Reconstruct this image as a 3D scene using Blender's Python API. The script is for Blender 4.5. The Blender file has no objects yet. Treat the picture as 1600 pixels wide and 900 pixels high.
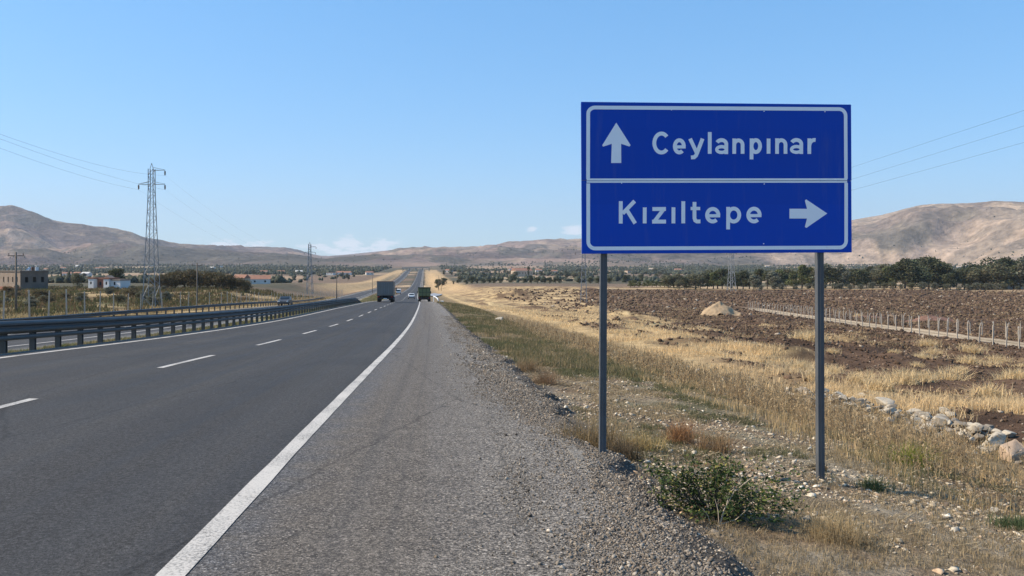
import bpy, math, random
import numpy as np
from mathutils import Vector, Matrix

S = bpy.context.scene
COL = S.collection
PI = math.pi
F = 1250.0            # focal length in photo pixels (photo 1600 wide)

# ------------------------------------------------------------------ camera
cam_d = bpy.data.cameras.new('camera')
cam = bpy.data.objects.new('camera', cam_d)
COL.objects.link(cam)
cam.location = (0, 0, 0)
cam.rotation_euler = (math.radians(90), 0, 0)
cam_d.sensor_width = 36.0
cam_d.lens = 36.0 * F / 1600.0
cam_d.shift_y = -35.0 / 1600.0
cam_d.clip_start = 0.05
cam_d.clip_end = 40000
S.camera = cam

# ------------------------------------------------------------------ world, sun, exposure
SUN_EL = math.radians(42)
SUN_DIR = Vector((-1.0, 0.02, 0)).normalized()          # horizontal direction towards the sun
to_sun = Vector((SUN_DIR.x * math.cos(SUN_EL), SUN_DIR.y * math.cos(SUN_EL), math.sin(SUN_EL)))
SKY_SAT, SKY_VAL, SKY_GAM = 1.42, 2.0, 0.50      # tone of the sky dome
world = bpy.data.worlds.new('World')
S.world = world
world.use_nodes = True
wt = world.node_tree
wt.nodes.clear()
W = wt.nodes.new
wo = W('ShaderNodeOutputWorld')
bg = W('ShaderNodeBackground')
bg.inputs['Strength'].default_value = 0.15
sky = W('ShaderNodeTexSky')
sky.sky_type = 'NISHITA'
sky.sun_disc = False
sky.sun_elevation = SUN_EL
sky.sun_rotation = math.atan2(SUN_DIR.x, SUN_DIR.y)
sky.altitude = 500
sky.air_density = 1.0
sky.dust_density = 0.7
sky.ozone_density = 1.6


def math_node(nt, op, a, b=None, c=None, clamp=False):
    n = nt.nodes.new('ShaderNodeMath')
    n.operation = op
    n.use_clamp = clamp
    for i, v in enumerate((a, b, c)):
        if v is None:
            continue
        if isinstance(v, (int, float)):
            n.inputs[i].default_value = v
        else:
            nt.links.new(v, n.inputs[i])
    return n.outputs[0]


def maprange(nt, v, a, b, c=0.0, d=1.0, smooth=True):
    n = nt.nodes.new('ShaderNodeMapRange')
    n.interpolation_type = 'SMOOTHSTEP' if smooth else 'LINEAR'
    nt.links.new(v, n.inputs['Value'])
    for k, x in zip(('From Min', 'From Max', 'To Min', 'To Max'), (a, b, c, d)):
        n.inputs[k].default_value = x
    return n.outputs['Result']


def mixc(nt, fac, a, b, blend='MIX'):
    n = nt.nodes.new('ShaderNodeMix')
    n.data_type = 'RGBA'
    n.blend_type = blend
    for sock, v in ((n.inputs[0], fac), (n.inputs[6], a), (n.inputs[7], b)):
        if isinstance(v, (int, float)):
            sock.default_value = v
        elif isinstance(v, tuple):
            sock.default_value = (v[0], v[1], v[2], 1)
        else:
            nt.links.new(v, sock)
    return n.outputs[2]


# low clouds along the horizon, by direction
tc = W('ShaderNodeTexCoord')
sep = W('ShaderNodeSeparateXYZ')
wt.links.new(tc.outputs['Generated'], sep.inputs[0])
az = math_node(wt, 'ARCTAN2', sep.outputs[0], sep.outputs[1])
el = math_node(wt, 'ARCSINE', sep.outputs[2])
comb = W('ShaderNodeCombineXYZ')
wt.links.new(math_node(wt, 'MULTIPLY', az, 26.0), comb.inputs[0])
wt.links.new(math_node(wt, 'MULTIPLY', el, 95.0), comb.inputs[1])
cn = W('ShaderNodeTexNoise')
cn.inputs['Scale'].default_value = 1.6
cn.inputs['Detail'].default_value = 7
cn.inputs['Roughness'].default_value = 0.55
wt.links.new(comb.outputs[0], cn.inputs['Vector'])


def cloud(az0, az1, daz, el0, e_top, e_soft, thr):
    a = maprange(wt, az, az0 - daz, az0 + daz)
    b = maprange(wt, az, az1 - daz, az1 + daz, 1, 0)
    c = maprange(wt, el, el0, el0 + 0.006)
    d = maprange(wt, el, e_top - e_soft, e_top + e_soft * 0.4, 1, 0)
    m = math_node(wt, 'MULTIPLY', math_node(wt, 'MULTIPLY', a, b), math_node(wt, 'MULTIPLY', c, d))
    s = math_node(wt, 'ADD', math_node(wt, 'MULTIPLY', m, 0.36), cn.outputs['Fac'])
    return math_node(wt, 'MULTIPLY', maprange(wt, s, thr, thr + 0.13), m)


A = lambda px: math.atan((px - 800) / F)
E = lambda py: math.atan((415 - py) / F)
c1 = cloud(A(460), A(650), 0.05, E(404), E(360), 0.020, 0.75)
c1b = cloud(A(290), A(440), 0.05, E(404), E(366), 0.014, 0.765)
c2 = cloud(A(822), A(842), 0.010, E(368), E(351), 0.005, 0.64)
c3 = cloud(A(880), A(915), 0.012, E(372), E(350), 0.006, 0.64)
cl = math_node(wt, 'MAXIMUM', math_node(wt, 'MAXIMUM', c1, c1b), math_node(wt, 'MAXIMUM', c2, c3))
cl = math_node(wt, 'MULTIPLY', cl, 0.85)
hs = W('ShaderNodeHueSaturation')
hs.inputs['Saturation'].default_value = SKY_SAT
hs.inputs['Value'].default_value = SKY_VAL
gm = W('ShaderNodeGamma')
gm.inputs['Gamma'].default_value = SKY_GAM
wt.links.new(sky.outputs[0], gm.inputs['Color'])
wt.links.new(mixc(wt, 1.0, gm.outputs[0], (.71, .862, 1.03), 'MULTIPLY'), hs.inputs['Color'])
wt.links.new(mixc(wt, cl, hs.outputs[0], (5.0, 5.2, 5.6)), bg.inputs['Color'])
wt.links.new(bg.outputs[0], wo.inputs['Surface'])

sun_d = bpy.data.lights.new('sun', 'SUN')
sun_d.energy = 4.9
sun_d.angle = math.radians(0.53)
sun_d.color = (1.0, 0.85, 0.655)
sun = bpy.data.objects.new('sun', sun_d)
COL.objects.link(sun)
sun.location = (-30, 0, 40)
sun.rotation_euler = to_sun.to_track_quat('Z', 'Y').to_euler()

S.view_settings.view_transform = 'Standard'
S.view_settings.look = 'None'
S.view_settings.exposure = 0.55
S.view_settings.gamma = 1.0
S.view_settings.use_curve_mapping = False
S.render.engine = 'CYCLES'
S.cycles.use_denoising = True
S.cycles.max_bounces = 5
S.cycles.diffuse_bounces = 2
S.cycles.glossy_bounces = 2
S.cycles.transmission_bounces = 3
S.cycles.volume_bounces = 0
S.cycles.transparent_max_bounces = 6

# ------------------------------------------------------------------ noise in numpy


def _hash(xi, yi, seed):
    h = (xi.astype(np.int64) * 374761393 + yi.astype(np.int64) * 668265263 + seed * 974634777) & 0xffffffff
    h = ((h ^ (h >> 13)) * 1274126177) & 0xffffffff
    h = (h ^ (h >> 16)) & 0xffffffff
    h = (h * 2246822519) & 0xffffffff
    h = h ^ (h >> 15)
    return (h & 0xffffff) / float(0xffffff)


def vn(x, y, seed=0):
    x = np.asarray(x, float); y = np.asarray(y, float)
    xi = np.floor(x); yi = np.floor(y)
    fx = x - xi; fy = y - yi
    fx = fx * fx * fx * (fx * (fx * 6 - 15) + 10); fy = fy * fy * fy * (fy * (fy * 6 - 15) + 10)
    a = _hash(xi, yi, seed); b = _hash(xi + 1, yi, seed)
    c = _hash(xi, yi + 1, seed); d = _hash(xi + 1, yi + 1, seed)
    return (a + (b - a) * fx) * (1 - fy) + (c + (d - c) * fx) * fy


def fbm(x, y, seed=0, octv=4, gain=0.5):
    s = 0.0; amp = 1.0; t = 0.0
    for i in range(octv):
        c, sn = math.cos(0.7 * i), math.sin(0.7 * i)
        s = s + amp * vn((x * c - y * sn) * 2 ** i + 13.1 * i, (x * sn + y * c) * 2 ** i - 7.7 * i, seed + i)
        t += amp; amp *= gain
    return s / t


def sst(a, b, x):
    t = np.clip((np.asarray(x, float) - a) / (b - a), 0, 1)
    return t * t * (3 - 2 * t)


def hermite(xs, ys):
    xs = np.array(xs, float); ys = np.array(ys, float)
    m = np.zeros(len(xs))
    d = np.diff(ys) / np.diff(xs)
    m[0] = d[0]; m[-1] = d[-1]
    for i in range(1, len(xs) - 1):
        h0, h1 = xs[i] - xs[i - 1], xs[i + 1] - xs[i]
        m[i] = (d[i - 1] * h1 + d[i] * h0) / (h0 + h1)

    def f(x):
        x = np.asarray(x, float)
        i = np.clip(np.searchsorted(xs, x) - 1, 0, len(xs) - 2)
        h = xs[i + 1] - xs[i]
        t = (x - xs[i]) / h
        lo = x < xs[0]; hi = x > xs[-1]
        t = np.clip(t, 0, 1)
        v = ((2 * t ** 3 - 3 * t ** 2 + 1) * ys[i] + (t ** 3 - 2 * t ** 2 + t) * h * m[i]
             + (-2 * t ** 3 + 3 * t ** 2) * ys[i + 1] + (t ** 3 - t ** 2) * h * m[i + 1])
        v = np.where(lo, ys[0] + (x - xs[0]) * m[0], v)
        v = np.where(hi, ys[-1] + (x - xs[-1]) * m[-1], v)
        return v
    return f


# ------------------------------------------------------------------ the lie of the land
cx = hermite([-60, 0, 14, 28, 60, 120, 256, 700, 1560, 2200], [5.2, 0, -1.24, -2.62, -5.9, -12.5, -28.9, -79, -173, -243])
zr = hermite([-60, 0, 9.7, 16, 24, 40, 75, 120, 184, 256, 450, 700, 900, 1200, 1560, 1750, 2200],
             [0.4, -1.42, -1.74, -2.01, -2.40, -3.08, -4.15, -5.6, -8.1, -10.1, -14.5, -18, -18.6, -16.2, -10.4, -9.2, -9.5])
wmed = lambda y: np.interp(y, [0, 118, 256, 450, 3000], [0, 0, 5.0, 10.5, 11])   # extra width of the median
_lu = [-400, -60, -45, -34, -30, -27.5, -26, -25, -23.4, -16.2, -13.8, -13.5, -12, -10.4, -9.65, -8.85, -1.35, 0.6, 1.35, 1.5, 1.64, 2.4, 3.6, 4.6, 6, 8, 9.5, 11, 13, 16, 20, 30, 400]
_lz = [-1.6, -1.6, -1.2, -.75, -.7, -.66, -.62, -.58, -.55, -.38, -.33, -.34, -.22, 0.02, .15, .17, 0, -.03, -.06, -.085, -.19, -.25, -.35, -.46, -.72, -1.12, -1.38, -1.5, -1.36, -1.5, -1.9, -2.0, -2.0]


def ueff(u, y):
    w = wmed(y)
    s = np.clip((-9.8 - u) / (4.0 + w), 0, 1)
    return np.where(u > -9.8, u, np.where(u < -13.8 - w, u + w, -9.8 - 4.0 * s))


def road_z(u, y):
    return zr(y) + np.interp(ueff(u, y), _lu, _lz)


fieldR = hermite([-60, 0, 30, 73, 125, 190, 300, 400, 550, 700, 1200, 2000, 2900], [-2.6, -4.6, -5.9, -7.5, -9, -10.6, -11.6, -11.9, -12.6, -15, -14, -8, 2])
fieldL = hermite([-60, 0, 60, 120, 236, 400, 550, 700, 1200, 2000, 2900], [-1, -2.6, -4.9, -6.5, -7.5, -9.5, -12, -15, -14, -8, 2])
skyl = hermite([-2500, -900, -400, -100, 0, 20, 50, 90, 140, 190, 230, 270, 300, 350, 400, 440, 480, 505, 530, 560, 600, 650, 700, 740, 770, 800, 850, 910, 1000, 1100, 1200, 1330, 1380, 1440, 1480, 1530, 1560, 1600, 1800, 2300, 4000],
               [380, 370, 350, 330, 322, 322, 331, 345, 353, 362, 372, 381, 384, 385, 387, 388, 395, 400, 399, 396, 392, 388, 388.5, 388, 385, 380, 377, 374, 372, 368, 360, 345, 336, 322, 319, 317, 315, 317, 330, 360, 385])
skyR = hermite([-2500, 0, 300, 500, 700, 900, 1200, 1600, 4000], [5200, 5600, 6600, 8200, 7800, 7000, 5600, 4800, 5000])
BUMPS = []   # (x, y, radius x, radius y, height)


def at(px, py, d):
    return Vector(((px - 800) / F * d, d, (415 - py) / F * d))


for px, d, rx, ry, h in ((800, 300, 13, 10, 2.6), (770, 215, 8, 7, 1.0), (835, 172, 7, 5, 1.1), (860, 150, 4.5, 4, .7), (930, 200, 7, 6, .8), (980, 150, 6, 4, 1.0),
                         (1010, 120, 5, 4, .8), (1000, 90, 5, 3, .6)):
    BUMPS.append(((px - 800) / F * d, d, rx, ry, h))


def ground_z(x, y, rough=True):
    x = np.asarray(x, float); y = np.asarray(y, float)
    r = np.hypot(x, y)
    yy = np.clip(y, -60, 2900)
    u = x - cx(yy)
    lipn = (fbm(x * 1.3, y * 1.3, 401, 3) - .5) * .5 * sst(1.2, 1.4, u) * (1 - sst(1.9, 2.3, u)) if rough else 0.0
    if rough: lipn = lipn - .32 * np.exp(-((x - .86) ** 2 + (y - 7.25) ** 2) / .12)
    zroad = road_z(u + lipn, yy)
    uw = ueff(u, yy)
    # far plain is a function of the distance
    rr = np.where(r < 500, yy, r)
    rr = np.where((r >= 500) & (r < 800), yy + (r - yy) * sst(500, 800, r), rr)
    fr = fieldR(np.clip(rr, -60, 2900)); fl = fieldL(np.clip(rr, -60, 2900))
    wr = sst(13, 46, u)
    wl = sst(31, 62, -uw)
    cut = np.interp(yy, [0, 300, 600, 900, 1300, 2900], [0, 0, 14, 26, 26, 26])
    wr = np.where(yy > 300, sst(13 - np.minimum(cut * .4, 9), 46 - cut, u), wr)
    wl = np.where(yy > 300, sst(28, 62 - cut, -uw), wl)
    z = zroad * (1 - wr - wl) + fr * wr + fl * wl
    z = np.where(r > 2000, z + (fr - z) * sst(2000, 2400, r), z)
    # bed under the asphalt
    bed = ((u > -9.6) & (u < 1.15)) | ((uw < -13.9) & (uw > -25.0))
    z = z - np.where(bed & (yy < 1900), 0.10 + 0.0012 * np.maximum(yy, 0), 0)
    if rough:
        off = sst(1.3, 2.4, u) + sst(25.6, 28, -uw)
        soft = np.clip(off, 0, 1)
        field = np.clip(sst(10, 20, u) + sst(34, 60, -uw), 0, 1)
        field = field * (1 - .9 * np.exp(-((x - (46 + .088 * (y - 73)) - 3) / 5.5) ** 2) * (y > 25) * (y < 230))
        fade = lambda wl_: np.clip(1.6 - r * 0.012 / wl_ * 3, 0, 1)
        z = z + soft * (.07 * (fbm(x * .9, y * .9, 3, 3) - .5) + .035 * (vn(x * 5, y * 5, 8) - .5) * fade(.2) + .014 * (vn(x * 17, y * 17, 9) - .5) * fade(.06))
        z = z + field * ((1.5 * (fbm(x / 9, y / 9, 21, 3) - .5) + 1.1 * (fbm(x / 4, y / 2.6, 27, 3) - .5) * sst(24, 50, y)) * fade(4) + .38 * (fbm(x / 1.3, y / 1.3, 25, 3) - .5) * fade(.8))
        z = z + np.clip(field, 0, 1) * 2.0 * (fbm(x / 60, y / 60, 31, 3) - .5) * sst(120, 400, r)
        med = (uw < -10.6) & (uw > -13.6)
        z = z + med * .1 * (fbm(x * 1.5, y * 1.5, 5, 3) - .5)
        for bx_, by_, rx, ry, h in BUMPS:
            q = ((x - bx_) / rx) ** 2 + ((y - by_) / ry) ** 2
            q = q * (0.75 + 0.5 * fbm(x / rx * 1.5, y / rx * 1.5, 71, 2))
            z = z + h * np.exp(-q * 1.6) * (0.8 + .4 * vn(x * .9, y * .9, 4)) * np.clip(field + .3, 0, 1)
        # hills
        azm = np.arctan2(x, np.maximum(y, 1e-6) if np.ndim(y) == 0 else np.where(np.abs(y) < 1e-6, 1e-6, y))
        azc = np.clip(azm, -1.15, 1.15)
        px = 800 + F * np.tan(azc)
        ca = np.cos(np.clip(azm, -.9, .9))
        e = (415 - skyl(px)) / F * ca
        R = skyR(px)
        r0 = 2500.0 + 700 * (fbm(azm * 9, azm * 0 + 3.3, 41, 3) - .5)
        t = (r - r0) / (R - r0)
        H = e * R
        wx = x + 500 * (fbm(x / 1500, y / 1500, 51, 2) - .5); wy = y + 500 * (fbm(x / 1500 + 9, y / 1500, 53, 2) - .5)
        rid = 1 - np.abs(2 * fbm(wx / 1300, wy / 1300, 55, 4, .52) - 1)
        rid2 = 1 - np.abs(2 * fbm(wx / 420, wy / 420, 65, 4, .5) - 1)
        tt = np.clip(t, 0, 1)
        prof = np.where(t < 1, tt ** 1.35, 1 - .45 * np.clip(t - 1, 0, 1.5))
        env = np.sin(PI * np.clip(tt, 0, 1) ** .8) + .05
        hill = H * prof + env * (H * .62 + 34) * ((rid - .72) * 1.1 + (rid2 - .72) * .42)
        r2 = 11000.0
        e2 = np.interp(px, [0, 400, 640, 760, 830, 900, 1300, 2000], [0, 16, 14, 22, 36, 42, 44, 30]) / F * ca
        hill2 = e2 * r2 * np.clip(1 - np.abs(r - r2) / 2600, 0, 1) ** .8
        hill = np.maximum(hill, hill2)
        z = z + sst(0.0, .12, t) * hill
    return z


def gz(x, y):
    return float(ground_z(np.array([x]), np.array([y]))[0])


def pt(px, d, dz=0.0):
    x = (px - 800) / F * d
    return Vector((x, d, gz(x, d) + dz))


# ------------------------------------------------------------------ tagging and mesh helpers
def tag(o, label=None, cat=None, group=None, kind=None):
    if label: o['label'] = label
    if cat: o['category'] = cat
    if group: o['group'] = group
    if kind: o['kind'] = kind
    return o


def empty(name, loc, rz=0.0):
    o = bpy.data.objects.new(name, None)
    o.empty_display_size = 0.3
    o.location = loc
    o.rotation_euler = (0, 0, rz)
    COL.objects.link(o)
    return o


def link_mesh(name, me, mat, parent=None, smooth=False):
    o = bpy.data.objects.new(name, me)
    COL.objects.link(o)
    if mat: me.materials.append(mat)
    if parent: o.parent = parent
    if smooth:
        me.shade_smooth()
    return o


def np_mesh(name, V, faces_n, idx, mat, colors=None, parent=None, smooth=False, uv=None, kind=None):
    """V (n,3); idx flat loop index array; faces_n vertices per face (int)."""
    me = bpy.data.meshes.new(name)
    V = np.asarray(V, np.float32)
    idx = np.asarray(idx, np.int32).ravel()
    nf = len(idx) // faces_n
    me.vertices.add(len(V)); me.vertices.foreach_set('co', V.ravel())
    me.loops.add(len(idx)); me.loops.foreach_set('vertex_index', idx)
    me.polygons.add(nf)
    me.polygons.foreach_set('loop_start', np.arange(0, nf * faces_n, faces_n, dtype=np.int32))
    me.update(calc_edges=True)
    if colors is not None:
        a = me.color_attributes.new('Col', 'FLOAT_COLOR', 'POINT')
        c = np.ones((len(V), 4), np.float32); c[:, :3] = colors
        a.data.foreach_set('color', c.ravel())
    if uv is not None:
        l = me.uv_layers.new(name='UVMap')
        l.data.foreach_set('uv', np.asarray(uv, np.float32)[idx].ravel())
    me.validate()
    o = link_mesh(name, me, mat, parent, smooth)
    if kind: o['kind'] = kind
    return o


def copy_tree(o, parent=None):
    c = o.copy()
    COL.objects.link(c)
    if parent: c.parent = parent
    for ch in list(o.children):
        copy_tree(ch, c)
    return c


class MB:
    def __init__(s):
        s.v = []; s.f = []

    def add(s, vs, fs):
        n = len(s.v)
        s.v += [tuple(q) for q in vs]
        s.f += [tuple(i + n for i in f) for f in fs]

    def box(s, x0, x1, y0, y1, z0, z1, top=None):
        t = top or (0, 0)
        vs = [(x0, y0, z0), (x1, y0, z0), (x1, y1, z0), (x0, y1, z0),
              (x0 + t[0], y0 + t[1], z1), (x1 - t[0], y0 + t[1], z1), (x1 - t[0], y1 - t[1], z1), (x0 + t[0], y1 - t[1], z1)]
        s.add(vs, [(0, 3, 2, 1), (4, 5, 6, 7), (0, 1, 5, 4), (1, 2, 6, 5), (2, 3, 7, 6), (3, 0, 4, 7)])

    def bar(s, a, b, w, h=None, up=(0, 0, 1)):
        a = Vector(a); b = Vector(b); h = h or w
        d = (b - a).normalized()
        u = Vector(up)
        if abs(d.dot(u)) > .99: u = Vector((0, 1, 0))
        x = d.cross(u).normalized() * (w / 2); z = x.normalized().cross(d) * (h / 2)
        vs = [a - x - z, a + x - z, a + x + z, a - x + z, b - x - z, b + x - z, b + x + z, b - x + z]
        s.add(vs, [(0, 3, 2, 1), (4, 5, 6, 7), (0, 1, 5, 4), (1, 2, 6, 5), (2, 3, 7, 6), (3, 0, 4, 7)])

    def tube(s, pts, r, n=6, cap=True):
        pts = [Vector(p) for p in pts]
        rs = r if isinstance(r, (list, tuple)) else [r] * len(pts)
        base = len(s.v)
        for i, p in enumerate(pts):
            d = (pts[min(i + 1, len(pts) - 1)] - pts[max(i - 1, 0)]).normalized()
            u = Vector((0, 0, 1)) if abs(d.z) < .9 else Vector((1, 0, 0))
            x = d.cross(u).normalized(); z = x.cross(d)
            for k in range(n):
                a = 2 * PI * k / n
                s.v.append(tuple(p + (x * math.cos(a) + z * math.sin(a)) * rs[i]))
        for i in range(len(pts) - 1):
            for k in range(n):
                a = base + i * n + k; b = base + i * n + (k + 1) % n
                s.f.append((a, b, b + n, a + n))
        if cap:
            s.f.append(tuple(base + k for k in range(n))[::-1])
            s.f.append(tuple(base + (len(pts) - 1) * n + k for k in range(n)))

    def cyl(s, c, axis, r, L, n=16):
        c = Vector(c); a = Vector(axis).normalized() * (L / 2)
        s.tube([c - a, c + a], r, n)

    def prism(s, poly, axis, a, b):
        """poly of 2D points; axis x|y|z extruded from a to b"""
        n = len(poly)
        def P(p, t):
            if axis == 'x': return (t, p[0], p[1])
            if axis == 'y': return (p[0], t, p[1])
            return (p[0], p[1], t)
        vs = [P(p, a) for p in poly] + [P(p, b) for p in poly]
        fs = [tuple(range(n))[::-1], tuple(range(n, 2 * n))]
        for i in range(n):
            j = (i + 1) % n
            fs.append((i, j, j + n, i + n))
        s.add(vs, fs)

    def build(s, name, mat, parent=None, bevel=0, smooth=False, loc=None):
        import bmesh
        me = bpy.data.meshes.new(name)
        me.from_pydata(s.v, [], s.f)
        bm = bmesh.new(); bm.from_mesh(me)
        bmesh.ops.recalc_face_normals(bm, faces=bm.faces)
        bm.to_mesh(me); bm.free()
        o = link_mesh(name, me, mat, parent, smooth)
        if bevel:
            m = o.modifiers.new('bevel', 'BEVEL')
            m.width = bevel; m.segments = 2; m.limit_method = 'ANGLE'
        if loc: o.location = loc
        return o


# ------------------------------------------------------------------ materials
def new_mat(name, color=(.5, .5, .5), rough=.8, metal=0.0, spec=.3):
    m = bpy.data.materials.new(name)
    m.use_nodes = True
    p = m.node_tree.nodes['Principled BSDF']
    p.inputs['Base Color'].default_value = (*color, 1)
    p.inputs['Roughness'].default_value = rough
    p.inputs['Metallic'].default_value = metal
    p.inputs['Specular IOR Level'].default_value = spec
    return m


def noise(nt, scale, detail=4, rough=.55, vec=None):
    n = nt.nodes.new('ShaderNodeTexNoise')
    n.inputs['Scale'].default_value = scale
    n.inputs['Detail'].default_value = detail
    n.inputs['Roughness'].default_value = rough
    if vec is None:
        t = nt.nodes.new('ShaderNodeTexCoord')
        vec = t.outputs['Object']
    nt.links.new(vec, n.inputs['Vector'])
    return n.outputs['Fac']


def bump(nt, height, strength=.5, dist=.02):
    b = nt.nodes.new('ShaderNodeBump')
    b.inputs['Strength'].default_value = strength
    b.inputs['Distance'].default_value = dist
    nt.links.new(height, b.inputs['Height'])
    return b.outputs['Normal']


def worn(name, color, color2, scale=4.0, rough=.7, metal=0.0, spec=.3, amount=.5, bumps=.0, fine=0.0):
    """plain coat of paint, metal or plaster broken up by noise"""
    m = new_mat(name, color, rough, metal, spec)
    nt = m.node_tree; p = nt.nodes['Principled BSDF']
    n = noise(nt, scale, 6, .65)
    f = maprange(nt, n, .5 - amount / 2, .5 + amount / 2)
    nt.links.new(mixc(nt, f, color, color2), p.inputs['Base Color'])
    r = maprange(nt, n, .3, .7, rough - .12, min(1, rough + .12))
    nt.links.new(r, p.inputs['Roughness'])
    if bumps:
        nt.links.new(bump(nt, noise(nt, fine or scale * 8, 4), bumps, .01), p.inputs['Normal'])
    return m


def attr_mat(name, lo=.7, hi=1.3, scale=30.0, rough=.95, transl=0.0, bumps=0.0, spec=.1):
    m = new_mat(name, (.5, .5, .5), rough, 0, spec)
    nt = m.node_tree; p = nt.nodes['Principled BSDF']
    a = nt.nodes.new('ShaderNodeAttribute'); a.attribute_name = 'Col'
    n = noise(nt, scale, 3)
    k = maprange(nt, n, .25, .75, lo, hi)
    v = nt.nodes.new('ShaderNodeVectorMath'); v.operation = 'SCALE'
    nt.links.new(a.outputs['Color'], v.inputs[0]); nt.links.new(k, v.inputs['Scale'])
    nt.links.new(v.outputs[0], p.inputs['Base Color'])
    if bumps:
        nt.links.new(bump(nt, n, bumps, .02), p.inputs['Normal'])
    if transl:
        t = nt.nodes.new('ShaderNodeBsdfTranslucent')
        nt.links.new(v.outputs[0], t.inputs['Color'])
        x = nt.nodes.new('ShaderNodeMixShader'); x.inputs[0].default_value = transl
        nt.links.new(p.outputs[0], x.inputs[1]); nt.links.new(t.outputs[0], x.inputs[2])
        nt.links.new(x.outputs[0], nt.nodes['Material Output'].inputs['Surface'])
    return m


def ground_mat():
    m = new_mat('ground', (.2, .2, .2), 1.0, 0, .05)
    nt = m.node_tree; p = nt.nodes['Principled BSDF']
    a = nt.nodes.new('ShaderNodeAttribute'); a.attribute_name = 'Col'
    n1 = noise(nt, 2.2, 6, .6); n2 = noise(nt, 22, 5, .65); n3 = noise(nt, 90, 3, .6); n0 = noise(nt, .08, 6, .6)
    k = math_node(nt, 'MULTIPLY', maprange(nt, n1, .25, .75, .78, 1.2), maprange(nt, n2, .28, .72, .62, 1.36))
    k = math_node(nt, 'MULTIPLY', k, maprange(nt, n3, .3, .7, .7, 1.3))
    k = math_node(nt, 'MULTIPLY', k, maprange(nt, n0, .3, .7, .88, 1.12))
    v = nt.nodes.new('ShaderNodeVectorMath'); v.operation = 'SCALE'
    nt.links.new(a.outputs['Color'], v.inputs[0]); nt.links.new(k, v.inputs['Scale'])
    nt.links.new(v.outputs[0], p.inputs['Base Color'])
    h = math_node(nt, 'ADD', math_node(nt, 'MULTIPLY', n2, 1.0), math_node(nt, 'MULTIPLY', n3, .35))
    nt.links.new(bump(nt, h, .9, .05), p.inputs['Normal'])
    return m


def hills_mat():
    m = new_mat('hills', (.2, .2, .2), 1.0, 0, .02)
    nt = m.node_tree; p = nt.nodes['Principled BSDF']
    a = nt.nodes.new('ShaderNodeAttribute'); a.attribute_name = 'Col'
    n1 = noise(nt, .004, 8, .62); n2 = noise(nt, .03, 6, .65)
    k = math_node(nt, 'MULTIPLY', maprange(nt, n1, .3, .7, .8, 1.2), maprange(nt, n2, .3, .7, .68, 1.3))
    v = nt.nodes.new('ShaderNodeVectorMath'); v.operation = 'SCALE'
    nt.links.new(a.outputs['Color'], v.inputs[0]); nt.links.new(k, v.inputs['Scale'])
    nt.links.new(v.outputs[0], p.inputs['Base Color'])
    h = math_node(nt, 'ADD', math_node(nt, 'MULTIPLY', n1, 3.0), n2)
    nt.links.new(bump(nt, h, .8, 14.0), p.inputs['Normal'])
    return m


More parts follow.
